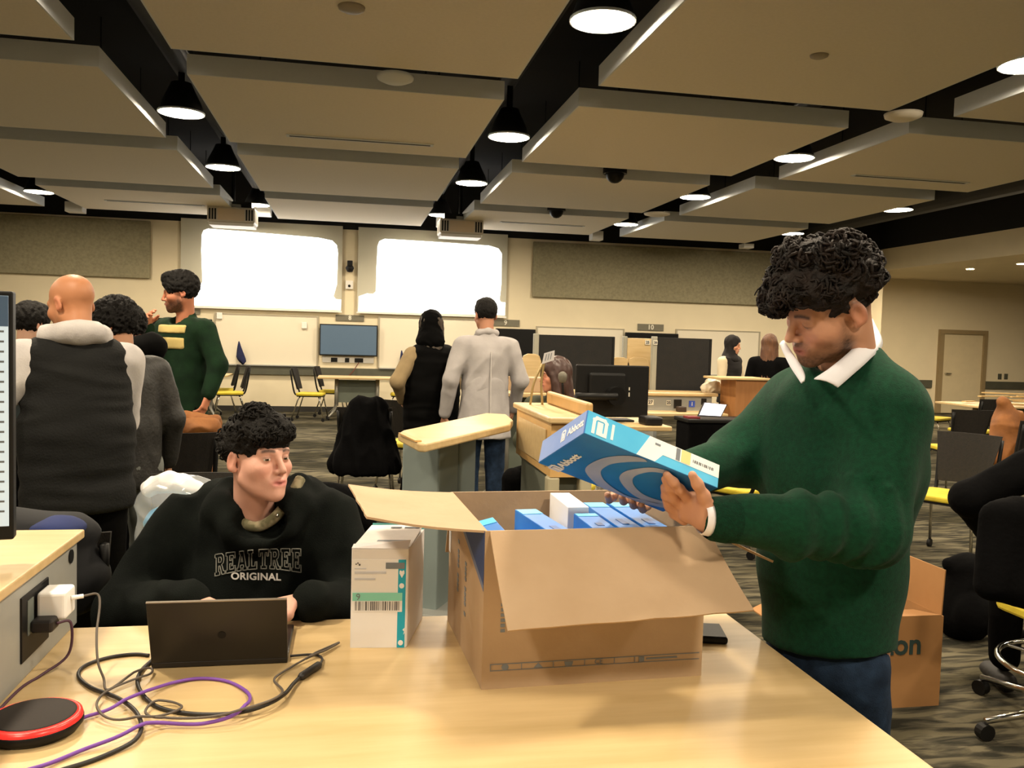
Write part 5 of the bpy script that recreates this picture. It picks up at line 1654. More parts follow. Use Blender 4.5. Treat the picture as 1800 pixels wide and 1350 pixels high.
def figure(name, label, loc, yaw, H=1.75, top=None, pants=None, skin=(190, 150, 126), arms=None, head=(0, 0, 0), lean=0.0, res=0.013, hair=None, hair_m=None,
           beard=0.0, hem=0.86, tw=0.0, top_name='jacket', pants_name='trousers', hands=True, neck_cut=True, full_beard=False, wr=0.004, feet=True, seat=None, extra=None, brow=(30, 24, 20), legs=True):
    """a standing (or seated) figure. yaw: facing direction, degrees from +X; arms: {'R': (elbow, wrist), 'L': ...} in body space (x right, y forward, z up)"""
    k = H/1.75
    a = math.radians(yaw)
    fw = np.array([math.cos(a), math.sin(a), 0.0])
    rt = np.array([math.sin(a), -math.cos(a), 0.0])
    loc = np.array([loc[0], loc[1], 0.0 if len(loc) < 3 else loc[2]], float)
    ln = math.radians(lean)
    def T(x, y, z):
        x, y, z = x*k, y*k, z*k
        hp = 0.92*k
        if z > hp and lean:                       # bend forward at the hips
            dz = z-hp
            y, z = y*math.cos(ln)+dz*math.sin(ln), hp+dz*math.cos(ln)-y*math.sin(ln)
        return loc+rt*x+fw*y+np.array([0, 0, z])
    root = thing(name, label, 'person', loc)
    nb = T(0, -0.01, 1.46)
    ho = T(0, 0.035, 1.635)
    Mh = head_frame(yaw+head[0], head[1], head[2])
    arms = arms or {}
    dflt = {'R': ((0.25, -0.02, 1.14), (0.26, 0.06, 0.90)), 'L': ((-0.25, -0.02, 1.14), (-0.26, 0.06, 0.90))}
    parts = [make_head(ho, Mh, k*0.99, nb-np.array([0, 0, 0.05]), res*0.5, skin, beard=beard, full_beard=full_beard, brow_c=brow, neck_r=0.054)]
    B = SDF()
    B.ecap(T(0, 0, 0.95), T(0, 0, 1.30), (0.14, 0.10), (0.15, 0.105), rt, 0.03).ecap(T(0, 0, 1.30), nb-np.array([0, 0, 0.04]), (0.15, 0.105), (0.07, 0.06), rt, 0.03)
    Tp = SDF()
    w = 1+tw
    Tp.ecap(T(0, 0, hem-0.04), T(0, 0, 1.10), (0.170*w*k, 0.125*w*k), (0.163*w*k, 0.12*w*k), rt, 0.04)
    Tp.ecap(T(0, 0, 1.10), T(0, 0, 1.32), (0.163*w*k, 0.12*w*k), (0.180*w*k, 0.128*w*k), rt, 0.04)
    Tp.ecap(T(-0.12, -0.005, 1.405), T(0.12, -0.005, 1.405), (0.07*k, 0.085*w*k), (0.07*k, 0.085*w*k), (0, 0, 1), 0.05)
    Tp.cap(T(0, -0.01, 1.40), T(0, -0.012, 1.475), 0.085*k, 0.068*k, 0.03)
    Tp.plane(T(0, 0, hem), T(0, 0, hem-0.1)-T(0, 0, hem))
    if neck_cut:
        Tp.cap(T(0, 0.03, 1.46), T(0, 0.05, 1.62), 0.058*k, 0.075*k, 0.01, sub=True)
    Hn = SDF()
    for sd, sg in (('R', 1), ('L', -1)):
        sh = T(sg*0.185, -0.005, 1.395)
        e, wv = arms.get(sd, dflt[sd])
        e, wv = T(*e), T(*wv)
        Tp.chain([sh, e, wv], [0.073*w*k, 0.056*w*k, 0.042*w*k], 0.03)
        B.chain([sh, e, wv+nrm(wv-e)*0.02], [0.05*k, 0.04*k, 0.028*k], 0.02)
        if hands:
            d = nrm(wv-e)
            fingers_hand(Hn, wv+d*0.012, d, -rt*sg*0.8+fw*0.2+np.array([0, 0, 0.3]), sg*(-1 if d[2] < -0.5 else 1), k, 0.45)
    if legs:
        for sg in (-1, 1):
            if seat:
                kn, an = T(sg*0.13, 0.42, 0.90), T(sg*0.13, 0.42, 0.50)
            else:
                kn, an = T(sg*0.10, 0.015, 0.48), T(sg*0.105, -0.01, 0.07)
            B.chain([T(sg*0.09, 0, 0.92), kn, an], [0.07, 0.05, 0.035], 0.02)
    bp = B.mesh(0.03)
    parts.append((bp[0], bp[1], np.repeat(lc(skin)[None], len(bp[0]), 0)))
    if hands:
        hv = Hn.mesh(max(0.004, res*0.4))
        parts.append((hv[0], hv[1], np.repeat(lc(skin)[None], len(hv[0]), 0)))
    put('body', parts, M_skin, root)
    if top is not None:
        put(top_name, crumple(Tp.mesh(res), wr, 24, len(label), (1, 1, 0.6)), top, root)
    if pants is not None and legs:
        P = SDF()
        P.ecap(T(0, 0, 0.98 if seat else 0.90), T(0, 0, 1.02 if seat else 0.99), (0.165*k, 0.12*k), (0.155*k, 0.11*k), rt, 0.03)
        for sg in (-1, 1):
            if seat:
                kn, an = T(sg*0.13, 0.42, 0.90), T(sg*0.13, 0.42, 0.49)
            else:
                kn, an = T(sg*0.10, 0.015, 0.48), T(sg*0.105, -0.01, 0.06)
            P.chain([T(sg*0.085, 0, 0.90), kn, an], [0.092*k, 0.072*k, 0.062*k], 0.02)
        put(pants_name, crumple(P.mesh(res*1.15), 0.004, 22, 5, (1, 1, 0.7)), pants, root)
        if feet:
            for sg in (-1, 1):
                an = T(sg*0.13, 0.42, 0)*np.array([1, 1, 0]) if seat else T(sg*0.105, -0.01, 0)
                S = SDF()
                S.ecap(an+np.array([0, 0, 0.05])-fw*0.04, an+np.array([0, 0, 0.042])+fw*0.14, (0.045, 0.046), (0.046, 0.036), rt, 0.02)
                S.plane(an+np.array([0, 0, 0.001]), (0, 0, -1))
                put('shoe', S.mesh(0.012), M_shoe, root)
    if hair:
        hair(root, ho, Mh, k*0.99, hair_m or M_hair)
    if extra:
        extra(root, T, ho, Mh, k, rt, fw)
    return root
M_shoe = mat('shoe_dark', (34, 32, 32), rough=0.6, var=0.2)
def hair_short(puff=0.014, seed=1, front=0.02, rough=0.006, res=0.007):
    def fn(root, o, M, sc, m):
        S = SDF()
        S.ell((0, -0.016, 0.042), (0.077+puff*0.7, 0.098+puff*0.8, 0.084+puff), 0.01)
        S.ell((0, 0.05, 0.105), (0.055, 0.04+front, 0.025+puff*0.4), 0.02)
        S.ell((0, 0.135, -0.03), (0.1, 0.085, 0.102), 0.012, sub=True)
        for s in (-1, 1):
            S.ell((s*0.09, 0.02, -0.035), (0.04, 0.055, 0.05), 0.01, sub=True)
        S.plane((0, 0, -0.055), (0, 0.35, -1))
        V, F = S.mesh(res)
        V, F = crumple((V, F), rough, 150, seed)
        put('hair', (o+(V*sc)@M.T, F), m, root)
    return fn
def hair_long(res=0.009, down=0.36):
    def fn(root, o, M, sc, m):
        S = SDF()
        S.ell((0, -0.016, 0.042), (0.092, 0.112, 0.098), 0.01)
        S.ecap((0, -0.05, 0.02), (0, -0.075, -down), (0.095, 0.075), (0.11, 0.05), (1, 0, 0), 0.04)
        for s in (-1, 1):
            S.cap((s*0.075, 0.02, 0.0), (s*0.095, 0.02, -down*0.8), 0.03, 0.035, 0.03)
        S.ell((0, 0.13, -0.05), (0.066, 0.095, 0.125), 0.02, sub=True)
        V, F = crumple(S.mesh(res), 0.005, 70, 4, (1.6, 1.6, 0.25))
        put('hair', (o+(V*sc)@M.T, F), m, root)
    return fn
def hair_scarf(res=0.008, name='headscarf'):
    def fn(root, o, M, sc, m):
        S = SDF()
        S.ell((0, -0.02, 0.035), (0.095, 0.115, 0.105), 0.01)
        S.ecap((0, -0.02, -0.03), (0, -0.01, -0.16), (0.085, 0.085), (0.11, 0.1), (1, 0, 0), 0.04)
        S.ell((0, 0.02, -0.2), (0.15, 0.12, 0.07), 0.04)
        S.ell((0, 0.125, -0.018), (0.06, 0.095, 0.088), 0.015, sub=True)
        V, F = crumple(S.mesh(res), 0.004, 60, 4, (1, 1, 0.5))
        put(name, (o+(V*sc)@M.T, F), m, root)
    return fn
# ------------------------------------------------------------------ the man in the green sweater
M_green = mat('green_knit', (9, 60, 39), rough=0.95, c2=(6, 46, 30), vscale=90, bump=0.35, bscale=420, sheen=0.04, spec=0.2, bdist=0.004)
M_greenr = mat('green_rib', (8, 54, 36), rough=0.95, c2=(5, 38, 25), vscale=120, bump=0.4, bscale=300, spec=0.2)
M_denim = mat('denim', (36, 54, 78), rough=0.9, c2=(24, 37, 56), vscale=30, bump=0.2, bscale=300, spec=0.2)
M_shirt = mat('white_cotton', (232, 232, 240), rough=0.8, var=0.03, vscale=20, bump=0.05, bscale=200)
GM = thing('person', 'man in a green knit sweater and jeans holding a blue carton', 'person', (1.24, 2.0, 0))
gh_o, gh_M, gh_s = np.array([1.078, 1.795, 1.596]), head_frame(177.5, -27, 20), 1.03
g_lat = nrm((-0.39, 0.92, 0.0))            # towards his right
neck_b = at(1490, 645, 2.05)
sk_g = (196, 146, 118)
parts = [make_head(gh_o, gh_M, gh_s, neck_b, 0.0034, sk_g, beard=1.0, beard_c=(58, 44, 38), brow_c=(34, 26, 22), fade=0.75, closed=True, neck_r=0.06, lips=(170, 104, 96))]
# torso core, arms, hands
wL, eL, sL = at(1252, 912, 1.81), at(1530, 930, 1.90), at(1562, 728, 1.97)
wR, eR, sR = at(1165, 852, 2.06), at(1300, 800, 2.26), at(1395, 715, 2.26)
B = SDF()
B.ecap(at(1458, 1100, 2.17), at(1478, 780, 2.12), (0.15, 0.10), (0.16, 0.105), g_lat, 0.03).ecap(at(1478, 780, 2.12), at(1488, 690, 2.08), (0.16, 0.105), (0.09, 0.07), g_lat, 0.03)
B.cap(at(1488, 690, 2.08), at(1448, 672, 2.03), 0.06, 0.025, 0.03)
B.chain([sL, eL, wL], [0.05, 0.042, 0.028], 0.02).chain([sR, eR, wR], [0.05, 0.042, 0.028], 0.02)
for sg in (-1, 1):
    hp = at(1456, 1110, 2.17)+g_lat*0.09*sg
    B.chain([hp, hp*np.array([1, 1, 0])+np.array([0.03, 0.03, 0.48]), hp*np.array([1, 1, 0])+np.array([0.04, 0.06, 0.08])], [0.07, 0.05, 0.035], 0.02)
bv = B.mesh(0.02)
parts.append((bv[0], bv[1], np.repeat(lc(sk_g)[None], len(bv[0]), 0)))
Hn = SDF()
Hn.ecap(at(1256, 916, 1.812), at(1210, 890, 1.838), (0.028, 0.022), (0.040, 0.017), at(1212, 930, 1.84)-at(1232, 868, 1.80), 0.014)
Hn.cap(at(1262, 920, 1.815), at(1246, 911, 1.815), 0.03, 0.03, 0.02)
Hn.chain([at(1213, 880, 1.826), at(1194, 860, 1.80), at(1184, 848, 1.785), at(1172, 835, 1.778)], [0.0125, 0.0108, 0.0098, 0.0082], 0.007)
Hn.chain([at(1202, 893, 1.848), at(1183, 875, 1.828), at(1176, 858, 1.808), at(1169, 842, 1.793)], [0.0125, 0.0105, 0.0098, 0.008], 0.007)
Hn.chain([at(1197, 903, 1.866), at(1176, 888, 1.856), at(1170, 872, 1.836), at(1167, 856, 1.815)], [0.012, 0.0098, 0.009, 0.0076], 0.007)
Hn.chain([at(1202, 915, 1.87), at(1184, 904, 1.872), at(1176, 892, 1.862), at(1171, 880, 1.848)], [0.011, 0.009, 0.008, 0.007], 0.007)
Hn.chain([at(1243, 893, 1.805), at(1237, 872, 1.788), at(1226, 851, 1.772), at(1217, 835, 1.764)], [0.017, 0.0128, 0.0108, 0.0088], 0.01)
Hn.cap(at(1243, 893, 1.805), at(1218, 886, 1.83), 0.015, 0.013, 0.016)
hv = Hn.mesh(0.0026)
parts.append((hv[0], hv[1], np.repeat(lc(sk_g)[None], len(hv[0]), 0)))
Hr = SDF()
hr_palm0, hr_palm1 = at(1165, 850, 2.06), at(1105, 848, 2.045)
Hr.ecap(hr_palm0, hr_palm1, (0.028, 0.02), (0.042, 0.014), (0, 0, 1), 0.014)
for (x, y, L) in ((1068, 869, 1.0), (1093, 872, 1.05), (1111, 879, 1.0), (1127, 886, 0.85)):
    Hr.chain([at(x+30, y-24, 2.045), at(x+10, y+4, 2.03), at(x+3, y+9, 1.995), at(x, y+1, 1.952)], [0.0105, 0.0098, 0.009, 0.0078], 0.006)
Hr.chain([at(1145, 838, 2.05), at(1115, 815, 2.03), at(1090, 806, 2.0)], [0.013, 0.011, 0.009], 0.01)
hv = Hr.mesh(0.003)
parts.append((hv[0], hv[1], np.repeat(lc(sk_g)[None], len(hv[0]), 0)))
put('body', parts, M_skin, GM)
# sweater
S = SDF()
S.ecap(at(1453, 1132, 2.16), at(1456, 1000, 2.16), (0.170, 0.140), (0.178, 0.146), g_lat, 0.05)
S.ecap(at(1456, 1000, 2.16), at(1474, 800, 2.12), (0.178, 0.146), (0.203, 0.152), g_lat, 0.05)
S.ecap(at(1474, 800, 2.12), at(1482, 735, 2.09), (0.205, 0.152), (0.185, 0.125), g_lat, 0.05)
S.cap(at(1425, 705, 2.2), at(1545, 710, 2.0), 0.092, 0.088, 0.06)
S.cap(at(1480, 715, 2.06), at(1488, 650, 2.05), 0.12, 0.092, 0.05)
S.plane(at(1456, 1128, 2.16)+np.array([0, 0, -0.0]), (0.05, -0.1, -1))
S.chain([sL, eL], [0.092, 0.078], 0.05)
S.chain([eL, eL*0.5+wL*0.5, wL+nrm(eL-wL)*0.02], [0.078, 0.066, 0.047], 0.03)
S.chain([sR, eR, wR+nrm(eR-wR)*0.03], [0.092, 0.074, 0.048], 0.05)
S.cap(at(1490, 625, 2.05), at(1462, 585, 1.99), 0.066, 0.09, 0.015, sub=True)           # neck opening
S.cap(at(1440, 640, 1.955), at(1425, 615, 1.90), 0.042, 0.06, 0.012, sub=True)          # the V
VF = S.mesh(0.0075)
V, F = VF
N = vnormals(V, F)
V = V+N*(0.0035*wnoise(V, 26, 8, squash=(1, 1, 0.5)))[:, None]
ax_ = nrm(eL-wL)                         # pushed-up folds along the near forearm
tt = (V-wL)@ax_
dist = np.linalg.norm((V-wL)-np.outer(tt, ax_), axis=1)
msk = smooth01(tt, 0.10, 0.2)*(1-smooth01(tt, 0.36, 0.44))*(dist < 0.12)
V = V+N*(0.006*msk*np.sin(tt*105+3*wnoise(V, 12, 5)))[:, None]
put('sweater', (V, F), M_green, GM)
cuff = MB()
d = nrm(eL-wL)
for k in range(1):
    cuff.tube([wL+d*(-0.012), wL+d*0.0, wL+d*0.03, wL+d*0.05], [0.041, 0.047, 0.0505, 0.049], 24, caps=False)
cuff.build('cuff', M_greenr, GM, smooth=True)
MB().tube([wL-d*0.026, wL-d*0.020, wL-d*0.005], [0.0325, 0.036, 0.038], 24, caps=False).build('shirt_cuff', M_shirt, GM, smooth=True)
# jeans
S = SDF()
S.ecap(at(1453, 1150, 2.16), at(1454, 1080, 2.16), (0.150, 0.118), (0.14, 0.11), g_lat, 0.03)
for sg in (-1, 1):
    hp = at(1453, 1150, 2.16)+g_lat*0.076*sg
    S.chain([hp, hp*np.array([1, 1, 0])+np.array([0.035, 0.03, 0.47]), hp*np.array([1, 1, 0])+np.array([0.045, 0.06, 0.06])], [0.088, 0.080, 0.072], 0.02)
    f = hp*np.array([1, 1, 0])+np.array([0.045, 0.06, 0.0])
    Q = SDF()
    fd = nrm((-0.92, -0.39, 0))
    Q.ecap(f+np.array([0, 0, 0.05])-fd*0.05, f+np.array([0, 0, 0.042])+fd*0.17, (0.045, 0.048), (0.046, 0.036), g_lat, 0.02).plane(f+np.array([0, 0, 0.001]), (0, 0, -1))
    put('shoe', Q.mesh(0.01), M_shoe, GM)
put('jeans', crumple(S.mesh(0.01), 0.004, 24, 3, (1, 1, 0.6)), M_denim, GM)
# shirt collar: two folded blades standing out of the V
def blade(name, inner, outer, m, parent, th=0.003):
    A, Bq = spline(inner, 6), spline(outer, 6)
    vs, fs, n = [], [], len(A)
    K = 4
    for i in range(n):
        for j in range(K+1):
            t = j/K
            p = A[i]*(1-t)+Bq[i]*t
            p = p + CU*0.004*math.sin(math.pi*t) - CD*0.006*math.sin(math.pi*t)
            vs.append(p)
    W_ = K+1
    for i in range(n-1):
        for j in range(K):
            fs.append((i*W_+j, i*W_+j+1, (i+1)*W_+j+1, (i+1)*W_+j))
    o = MB().add(vs, fs).build(name, m, parent, smooth=True)
    md = o.modifiers.new('thickness', 'SOLIDIFY')
    md.thickness = th
    md.offset = 0
blade('shirt_collar', [at(1521, 560, 2.12), at(1526, 578, 2.05), at(1500, 612, 1.955), at(1462, 645, 1.905), at(1431, 666, 1.88)],
      [at(1534, 563, 2.12), at(1551, 604, 2.04), at(1528, 632, 1.945), at(1497, 660, 1.90), at(1473, 681, 1.872)], M_shirt, GM)
blade('shirt_collar', [at(1378, 600, 2.03), at(1393, 622, 1.985), at(1408, 645, 1.93), at(1414, 660, 1.90), at(1413, 671, 1.882)],
      [at(1371, 605, 2.03), at(1379, 624, 1.985), at(1390, 646, 1.93), at(1402, 664, 1.895), at(1409, 674, 1.880)], M_shirt, GM)
# hair: curly mass, shorter sides
ELS = [((0, -0.006, 0.078), (0.092, 0.112, 0.075)), ((0, 0.062, 0.075), (0.080, 0.064, 0.056)), ((0, -0.060, 0.055), (0.084, 0.064, 0.070)), ((0.035, 0.105, 0.052), (0.03, 0.028, 0.032)), ((-0.03, 0.112, 0.078), (0.03, 0.026, 0.026)), ((-0.07, 0.045, 0.078), (0.026, 0.035, 0.026)), ((-0.05, -0.02, 0.135), (0.04, 0.05, 0.035)), ((0.02, 0.04, 0.135), (0.05, 0.04, 0.03))]
S = SDF()
S.ell((0, -0.014, 0.045), (0.080, 0.101, 0.082), 0.02)
for c, r in ELS:
    S.ell(c, np.array(r)*0.95, 0.02)
S.ell((-0.035, 0.14, -0.025), (0.10, 0.10, 0.105), 0.015, sub=True)
for s in (-1, 1):
    S.ell((s*0.1, 0.03, -0.035), (0.05, 0.065, 0.055), 0.012, sub=True)
S.plane((0, 0, -0.01), (0, 0.5, -1))
V, F = crumple(S.mesh(0.005), 0.007, 120, 3)
hp_ = put('hair', [(gh_o+(V*gh_s)@gh_M.T, F), curls(gh_o, gh_M, gh_s, ELS, 1050, 5, r0=0.0105, tube=0.0029, length=0.038, cond=lambda p: p[2] > ((0.08 if p[0] < 0.01 else 0.05) if p[1] > 0.03 else 0.035 if p[1] > -0.05 else 0.0)+0.014*math.sin(p[1]*90+p[0]*60) or (p[0] > 0.0 and p[1] > 0.085 and p[2] > 0.022), drop=0.4)], M_hairb, GM)

# ------------------------------------------------------------------ the seated man in the black hoodie
M_hood = mat('black_hoodie', (21, 25, 23), rough=0.95, c2=(13, 16, 15), vscale=14, bump=0.3, bscale=350, spec=0.08)
M_camo = mat('hood_lining', (150, 140, 112), rough=0.9, c2=(96, 92, 66), vscale=26, contrast=(0.42, 0.58))
M_lett = mat('letter_grey', (138, 138, 130), rough=0.8, var=0.05)
HM = thing('person', 'seated man in a black hooded sweatshirt working at the laptop', 'person', (-0.27, 2.6, 0))
hh_o, hh_M, hh_s = np.array([-0.249, 2.504, 1.138]), head_frame(-47.5, 5, 2), 0.975
sk_h = (214, 164, 146)
nb_ = at(448, 925, 2.52)
parts = [make_head(hh_o, hh_M, hh_s, nb_, 0.0036, sk_h, brow_c=(44, 32, 26), fade=0.5, neck_r=0.056, lips=(196, 116, 112))]
h_lat = nrm(at(300, 900, 2.5)-at(600, 900, 2.5))        # towards his right
c_lo, c_mid, c_up = at(440, 1190, 2.62), at(445, 1040, 2.56), at(452, 950, 2.55)
wRh, eRh, sRh = at(330, 1110, 2.22), at(222, 1075, 2.42), at(318, 925, 2.56)
wLh, eLh, sLh = at(550, 1096, 2.24), at(622, 1075, 2.42), at(580, 920, 2.56)
for q_, zz in ((wRh, 0.795), (wLh, 0.795), (c_lo, 0.60)):
    q_[2] = zz
B = SDF()
B.ecap(c_lo, c_up, (0.14, 0.10), (0.15, 0.10), h_lat, 0.03).cap(c_up, nb_, 0.08, 0.06, 0.04)
B.chain([sRh, eRh, wRh], [0.05, 0.04, 0.028], 0.02).chain([sLh, eLh, wLh], [0.05, 0.04, 0.028], 0.02)
for sg in (-1, 1):
    q = np.array([-0.27, 2.62, 0.56])+h_lat*0.1*sg
    B.chain([q, q+np.array([0, -0.4, 0.0]), q+np.array([0, -0.42, -0.48])], [0.07, 0.055, 0.04], 0.02)
bv = B.mesh(0.02)
parts.append((bv[0], bv[1], np.repeat(lc(sk_h)[None], len(bv[0]), 0)))
Hn = SDF()
w0 = at(526, 1090, 2.235)
w0[2] = 0.80
dw = nrm(at(488, 1090, 2.13)-w0)
fingers_hand(Hn, w0, nrm(np.array([-0.9, -0.42, -0.05])), (0, 0, -1), 1, 1.0, 0.35)
w1 = at(338, 1108, 2.23)
w1[2] = 0.80
fingers_hand(Hn, w1, nrm(np.array([0.65, -0.75, -0.1])), (0, 0, -1), -1, 1.0, 0.35)
hv = Hn.mesh(0.003)
parts.append((hv[0], hv[1], np.repeat(lc(sk_h)[None], len(hv[0]), 0)))
put('body', parts, M_skin, HM)
eyes(hh_o, hh_M, hh_s, HM, yaw=18, pitch=0, iris=(92, 74, 50))
S = SDF()
S.ecap(c_lo, c_mid, (0.20, 0.15), (0.19, 0.145), h_lat, 0.05).ecap(c_mid, c_up, (0.19, 0.145), (0.185, 0.13), h_lat, 0.05)
S.cap(at(345, 925, 2.57), at(560, 922, 2.57), 0.085, 0.085, 0.05)
S.chain([sRh, eRh], [0.092, 0.078], 0.05).chain([eRh, wRh], [0.078, 0.05], 0.03)
S.chain([sLh, eLh], [0.092, 0.078], 0.05).chain([eLh, wLh], [0.078, 0.05], 0.03)
# hood gathered round the neck
S.chain([at(402, 860, 2.55), at(392, 895, 2.47), at(415, 930, 2.42), at(455, 945, 2.40), at(495, 925, 2.42), at(522, 885, 2.47), at(528, 850, 2.55)], [0.036, 0.038, 0.032, 0.026, 0.030, 0.034, 0.03], 0.05)
S.cap(at(395, 880, 2.62), at(535, 880, 2.62), 0.07, 0.07, 0.05)
S.cap(at(452, 880, 2.50), at(455, 820, 2.47), 0.068, 0.09, 0.015, sub=True)
S.ell(at(458, 915, 2.40), (0.075, 0.07, 0.055), 0.015, sub=True)
S.plane((0, 0, 0.49), (0, 0, -1))
HVF = crumple(S.mesh(0.0085), 0.008, 27, 11, (1, 1, 0.7))
hood_o = put('hoodie', HVF, M_hood, HM)
# patterned lining inside the hood
MB().tube(spline([at(400, 862, 2.55), at(403, 885, 2.50), at(411, 906, 2.462), at(428, 920, 2.44), at(452, 926, 2.43), at(478, 914, 2.432), at(500, 890, 2.445), at(516, 864, 2.465), at(528, 842, 2.50)], 6), 0.0155, 10).build('hood_lining', M_camo, HM, smooth=True)
MB().ball(at(487, 906, 2.405), 0.005, 10).build('drawstring_eyelet', M_chrome, HM, smooth=True)
# trousers
S = SDF()
for sg in (-1, 1):
    q = np.array([-0.27, 2.62, 0.555])+h_lat*0.1*sg
    S.chain([q, q+np.array([0, -0.38, 0.0]), q+np.array([0, -0.40, -0.475])], [0.095, 0.078, 0.06], 0.03)
    f = q+np.array([0, -0.40, -0.555])
    Q = SDF()
    Q.ecap(f+np.array([0, 0.04, 0.05]), f+np.array([0, -0.15, 0.042]), (0.045, 0.048), (0.046, 0.036), h_lat, 0.02).plane(f+np.array([0, 0, 0.001]), (0, 0, -1))
    put('shoe', Q.mesh(0.012), M_shoe, HM)
S.ecap(np.array([-0.27, 2.64, 0.59]), np.array([-0.27, 2.64, 0.66]), (0.18, 0.13), (0.17, 0.12), h_lat, 0.03)
put('trousers', S.mesh(0.014), M_denim, HM)
# hair
ELS = [((0, 0.0, 0.082), (0.087, 0.104, 0.060)), ((0, 0.056, 0.083), (0.070, 0.052, 0.042)), ((0, -0.055, 0.045), (0.086, 0.066, 0.072)), ((0.02, 0.096, 0.070), (0.022, 0.018, 0.022)), ((0.052, 0.078, 0.066), (0.022, 0.022, 0.022)), ((-0.025, 0.094, 0.074), (0.022, 0.018, 0.02)), ((0.03, 0.03, 0.128), (0.04, 0.04, 0.028)), ((-0.03, -0.04, 0.125), (0.045, 0.045, 0.028))]
S = SDF()
S.ell((0, -0.014, 0.045), (0.0825, 0.103, 0.084), 0.02)
for c, r in ELS:
    S.ell(c, np.array(r)*0.95, 0.02)
S.ell((0, 0.155, -0.035), (0.12, 0.10, 0.085), 0.012, sub=True)
for s in (-1, 1):
    S.ell((s*0.1, 0.03, -0.025), (0.045, 0.07, 0.052), 0.012, sub=True)
S.plane((0, 0, -0.035), (0, 0.5, -1))
V, F = crumple(S.mesh(0.005), 0.006, 140, 4)
put('hair', [(hh_o+(V*hh_s)@hh_M.T, F), curls(hh_o, hh_M, hh_s, ELS, 850, 7, r0=0.0088, tube=0.0028, length=0.03, cond=lambda p: p[2] > (0.050 if p[1] > 0.05 else 0.038 if p[1] > -0.03 else -0.012)+0.010*math.sin(p[1]*110+p[0]*140), drop=0.25)], M_hair, HM)
# lettering on the chest: slab outline capitals, set onto the cloth
from mathutils.bvhtree import BVHTree
hv_, hf_ = HVF
bvh = BVHTree.FromPolygons([tuple(v) for v in hv_], [tuple(int(i) for i in f) for f in hf_])
def onto_hood(p):
    dr = nrm(p-CC)
    hit = bvh.ray_cast(Vector(CC), Vector(dr))
    return (np.array(hit[0])-dr*0.0025) if hit[0] is not None else p
GL = {  # outline polygons on a 0..1 cell
 'R': [[(0, 0), (0, .16), (.12, .16), (.12, .84), (0, .84), (0, 1), (.7, 1), (.86, .9), (.9, .72), (.84, .56), (.68, .48), (.86, .16), (1, .16), (1, 0), (.7, 0), (.48, .44), (.36, .44), (.36, .16), (.48, .16), (.48, 0)], [(.36, .6), (.36, .84), (.58, .84), (.66, .72), (.58, .6)]],
 'E': [[(0, 0), (0, .16), (.12, .16), (.12, .84), (0, .84), (0, 1), (.92, 1), (.92, .7), (.78, .7), (.74, .84), (.38, .84), (.38, .6), (.56, .6), (.56, .7), (.68, .7), (.68, .32), (.56, .32), (.56, .44), (.38, .44), (.38, .16), (.76, .16), (.8, .32), (.95, .32), (.95, 0)]],
 'A': [[(0, 0), (0, .16), (.1, .16), (.36, .84), (.26, .84), (.26, 1), (.68, 1), (.92, .16), (1, .16), (1, 0), (.6, 0), (.6, .16), (.68, .16), (.64, .28), (.36, .28), (.32, .16), (.42, .16), (.42, 0)], [(.42, .44), (.58, .44), (.5, .72)]],
 'L': [[(0, 0), (0, .16), (.12, .16), (.12, .84), (0, .84), (0, 1), (.5, 1), (.5, .84), (.38, .84), (.38, .16), (.7, .16), (.74, .38), (.9, .38), (.9, 0)]],
 'T': [[(.22, 0), (.22, .16), (.36, .16), (.36, .84), (.2, .84), (.16, .64), (0, .64), (0, 1), (.98, 1), (.98, .64), (.82, .64), (.78, .84), (.62, .84), (.62, .16), (.76, .16), (.76, 0)]]}
def letters():
    mb = MB()
    x0p, x1p, n = 378.0, 532.0, 8
    for i, chh in enumerate('REALTREE'):
        for poly in GL[chh]:
            pts = []
            m_ = len(poly)
            for j in range(m_):
                a, b = poly[j], poly[(j+1) % m_]
                st = max(1, int(math.hypot(a[0]-b[0], a[1]-b[1])/0.12))
                for q in range(st):
                    u = a[0]+(b[0]-a[0])*q/st
                    v = a[1]+(b[1]-a[1])*q/st
                    px = x0p+(x1p-x0p)*(i+u*0.9)/n
                    s_ = (px-x0p)/(x1p-x0p)
                    top = 975-10*s_-4*math.sin(math.pi*s_)
                    bot = 1009-6*s_-10*math.sin(math.pi*s_)+4
                    pts.append(onto_hood(at(px, bot+(top-bot)*v, 2.4)))
            mb.tube(pts, 0.0016, 4, closed=True)
    return mb
letters().build('lettering', M_lett, HM)
me = text_mesh('ORIGINAL', 1.0, bold=0.03, spacing=1.05)
co = np.array([tuple(v.co) for v in me.vertices])
w_ = co[:, 0].max()-co[:, 0].min()
for v, c in zip(me.vertices, co):
    u = (c[0]-co[:, 0].min())/w_
    px = 406+88*u
    py = 1013+2*u-(c[1]/0.75)*13
    v.co = Vector(onto_hood(at(px, py, 2.4))-nrm(at(px, py, 1)-CC)*(0.0005 if c[2] > 0 else 0))
link_mesh('lettering', me, mat('letter_white', (206, 202, 198), rough=0.8, var=0.03), HM)
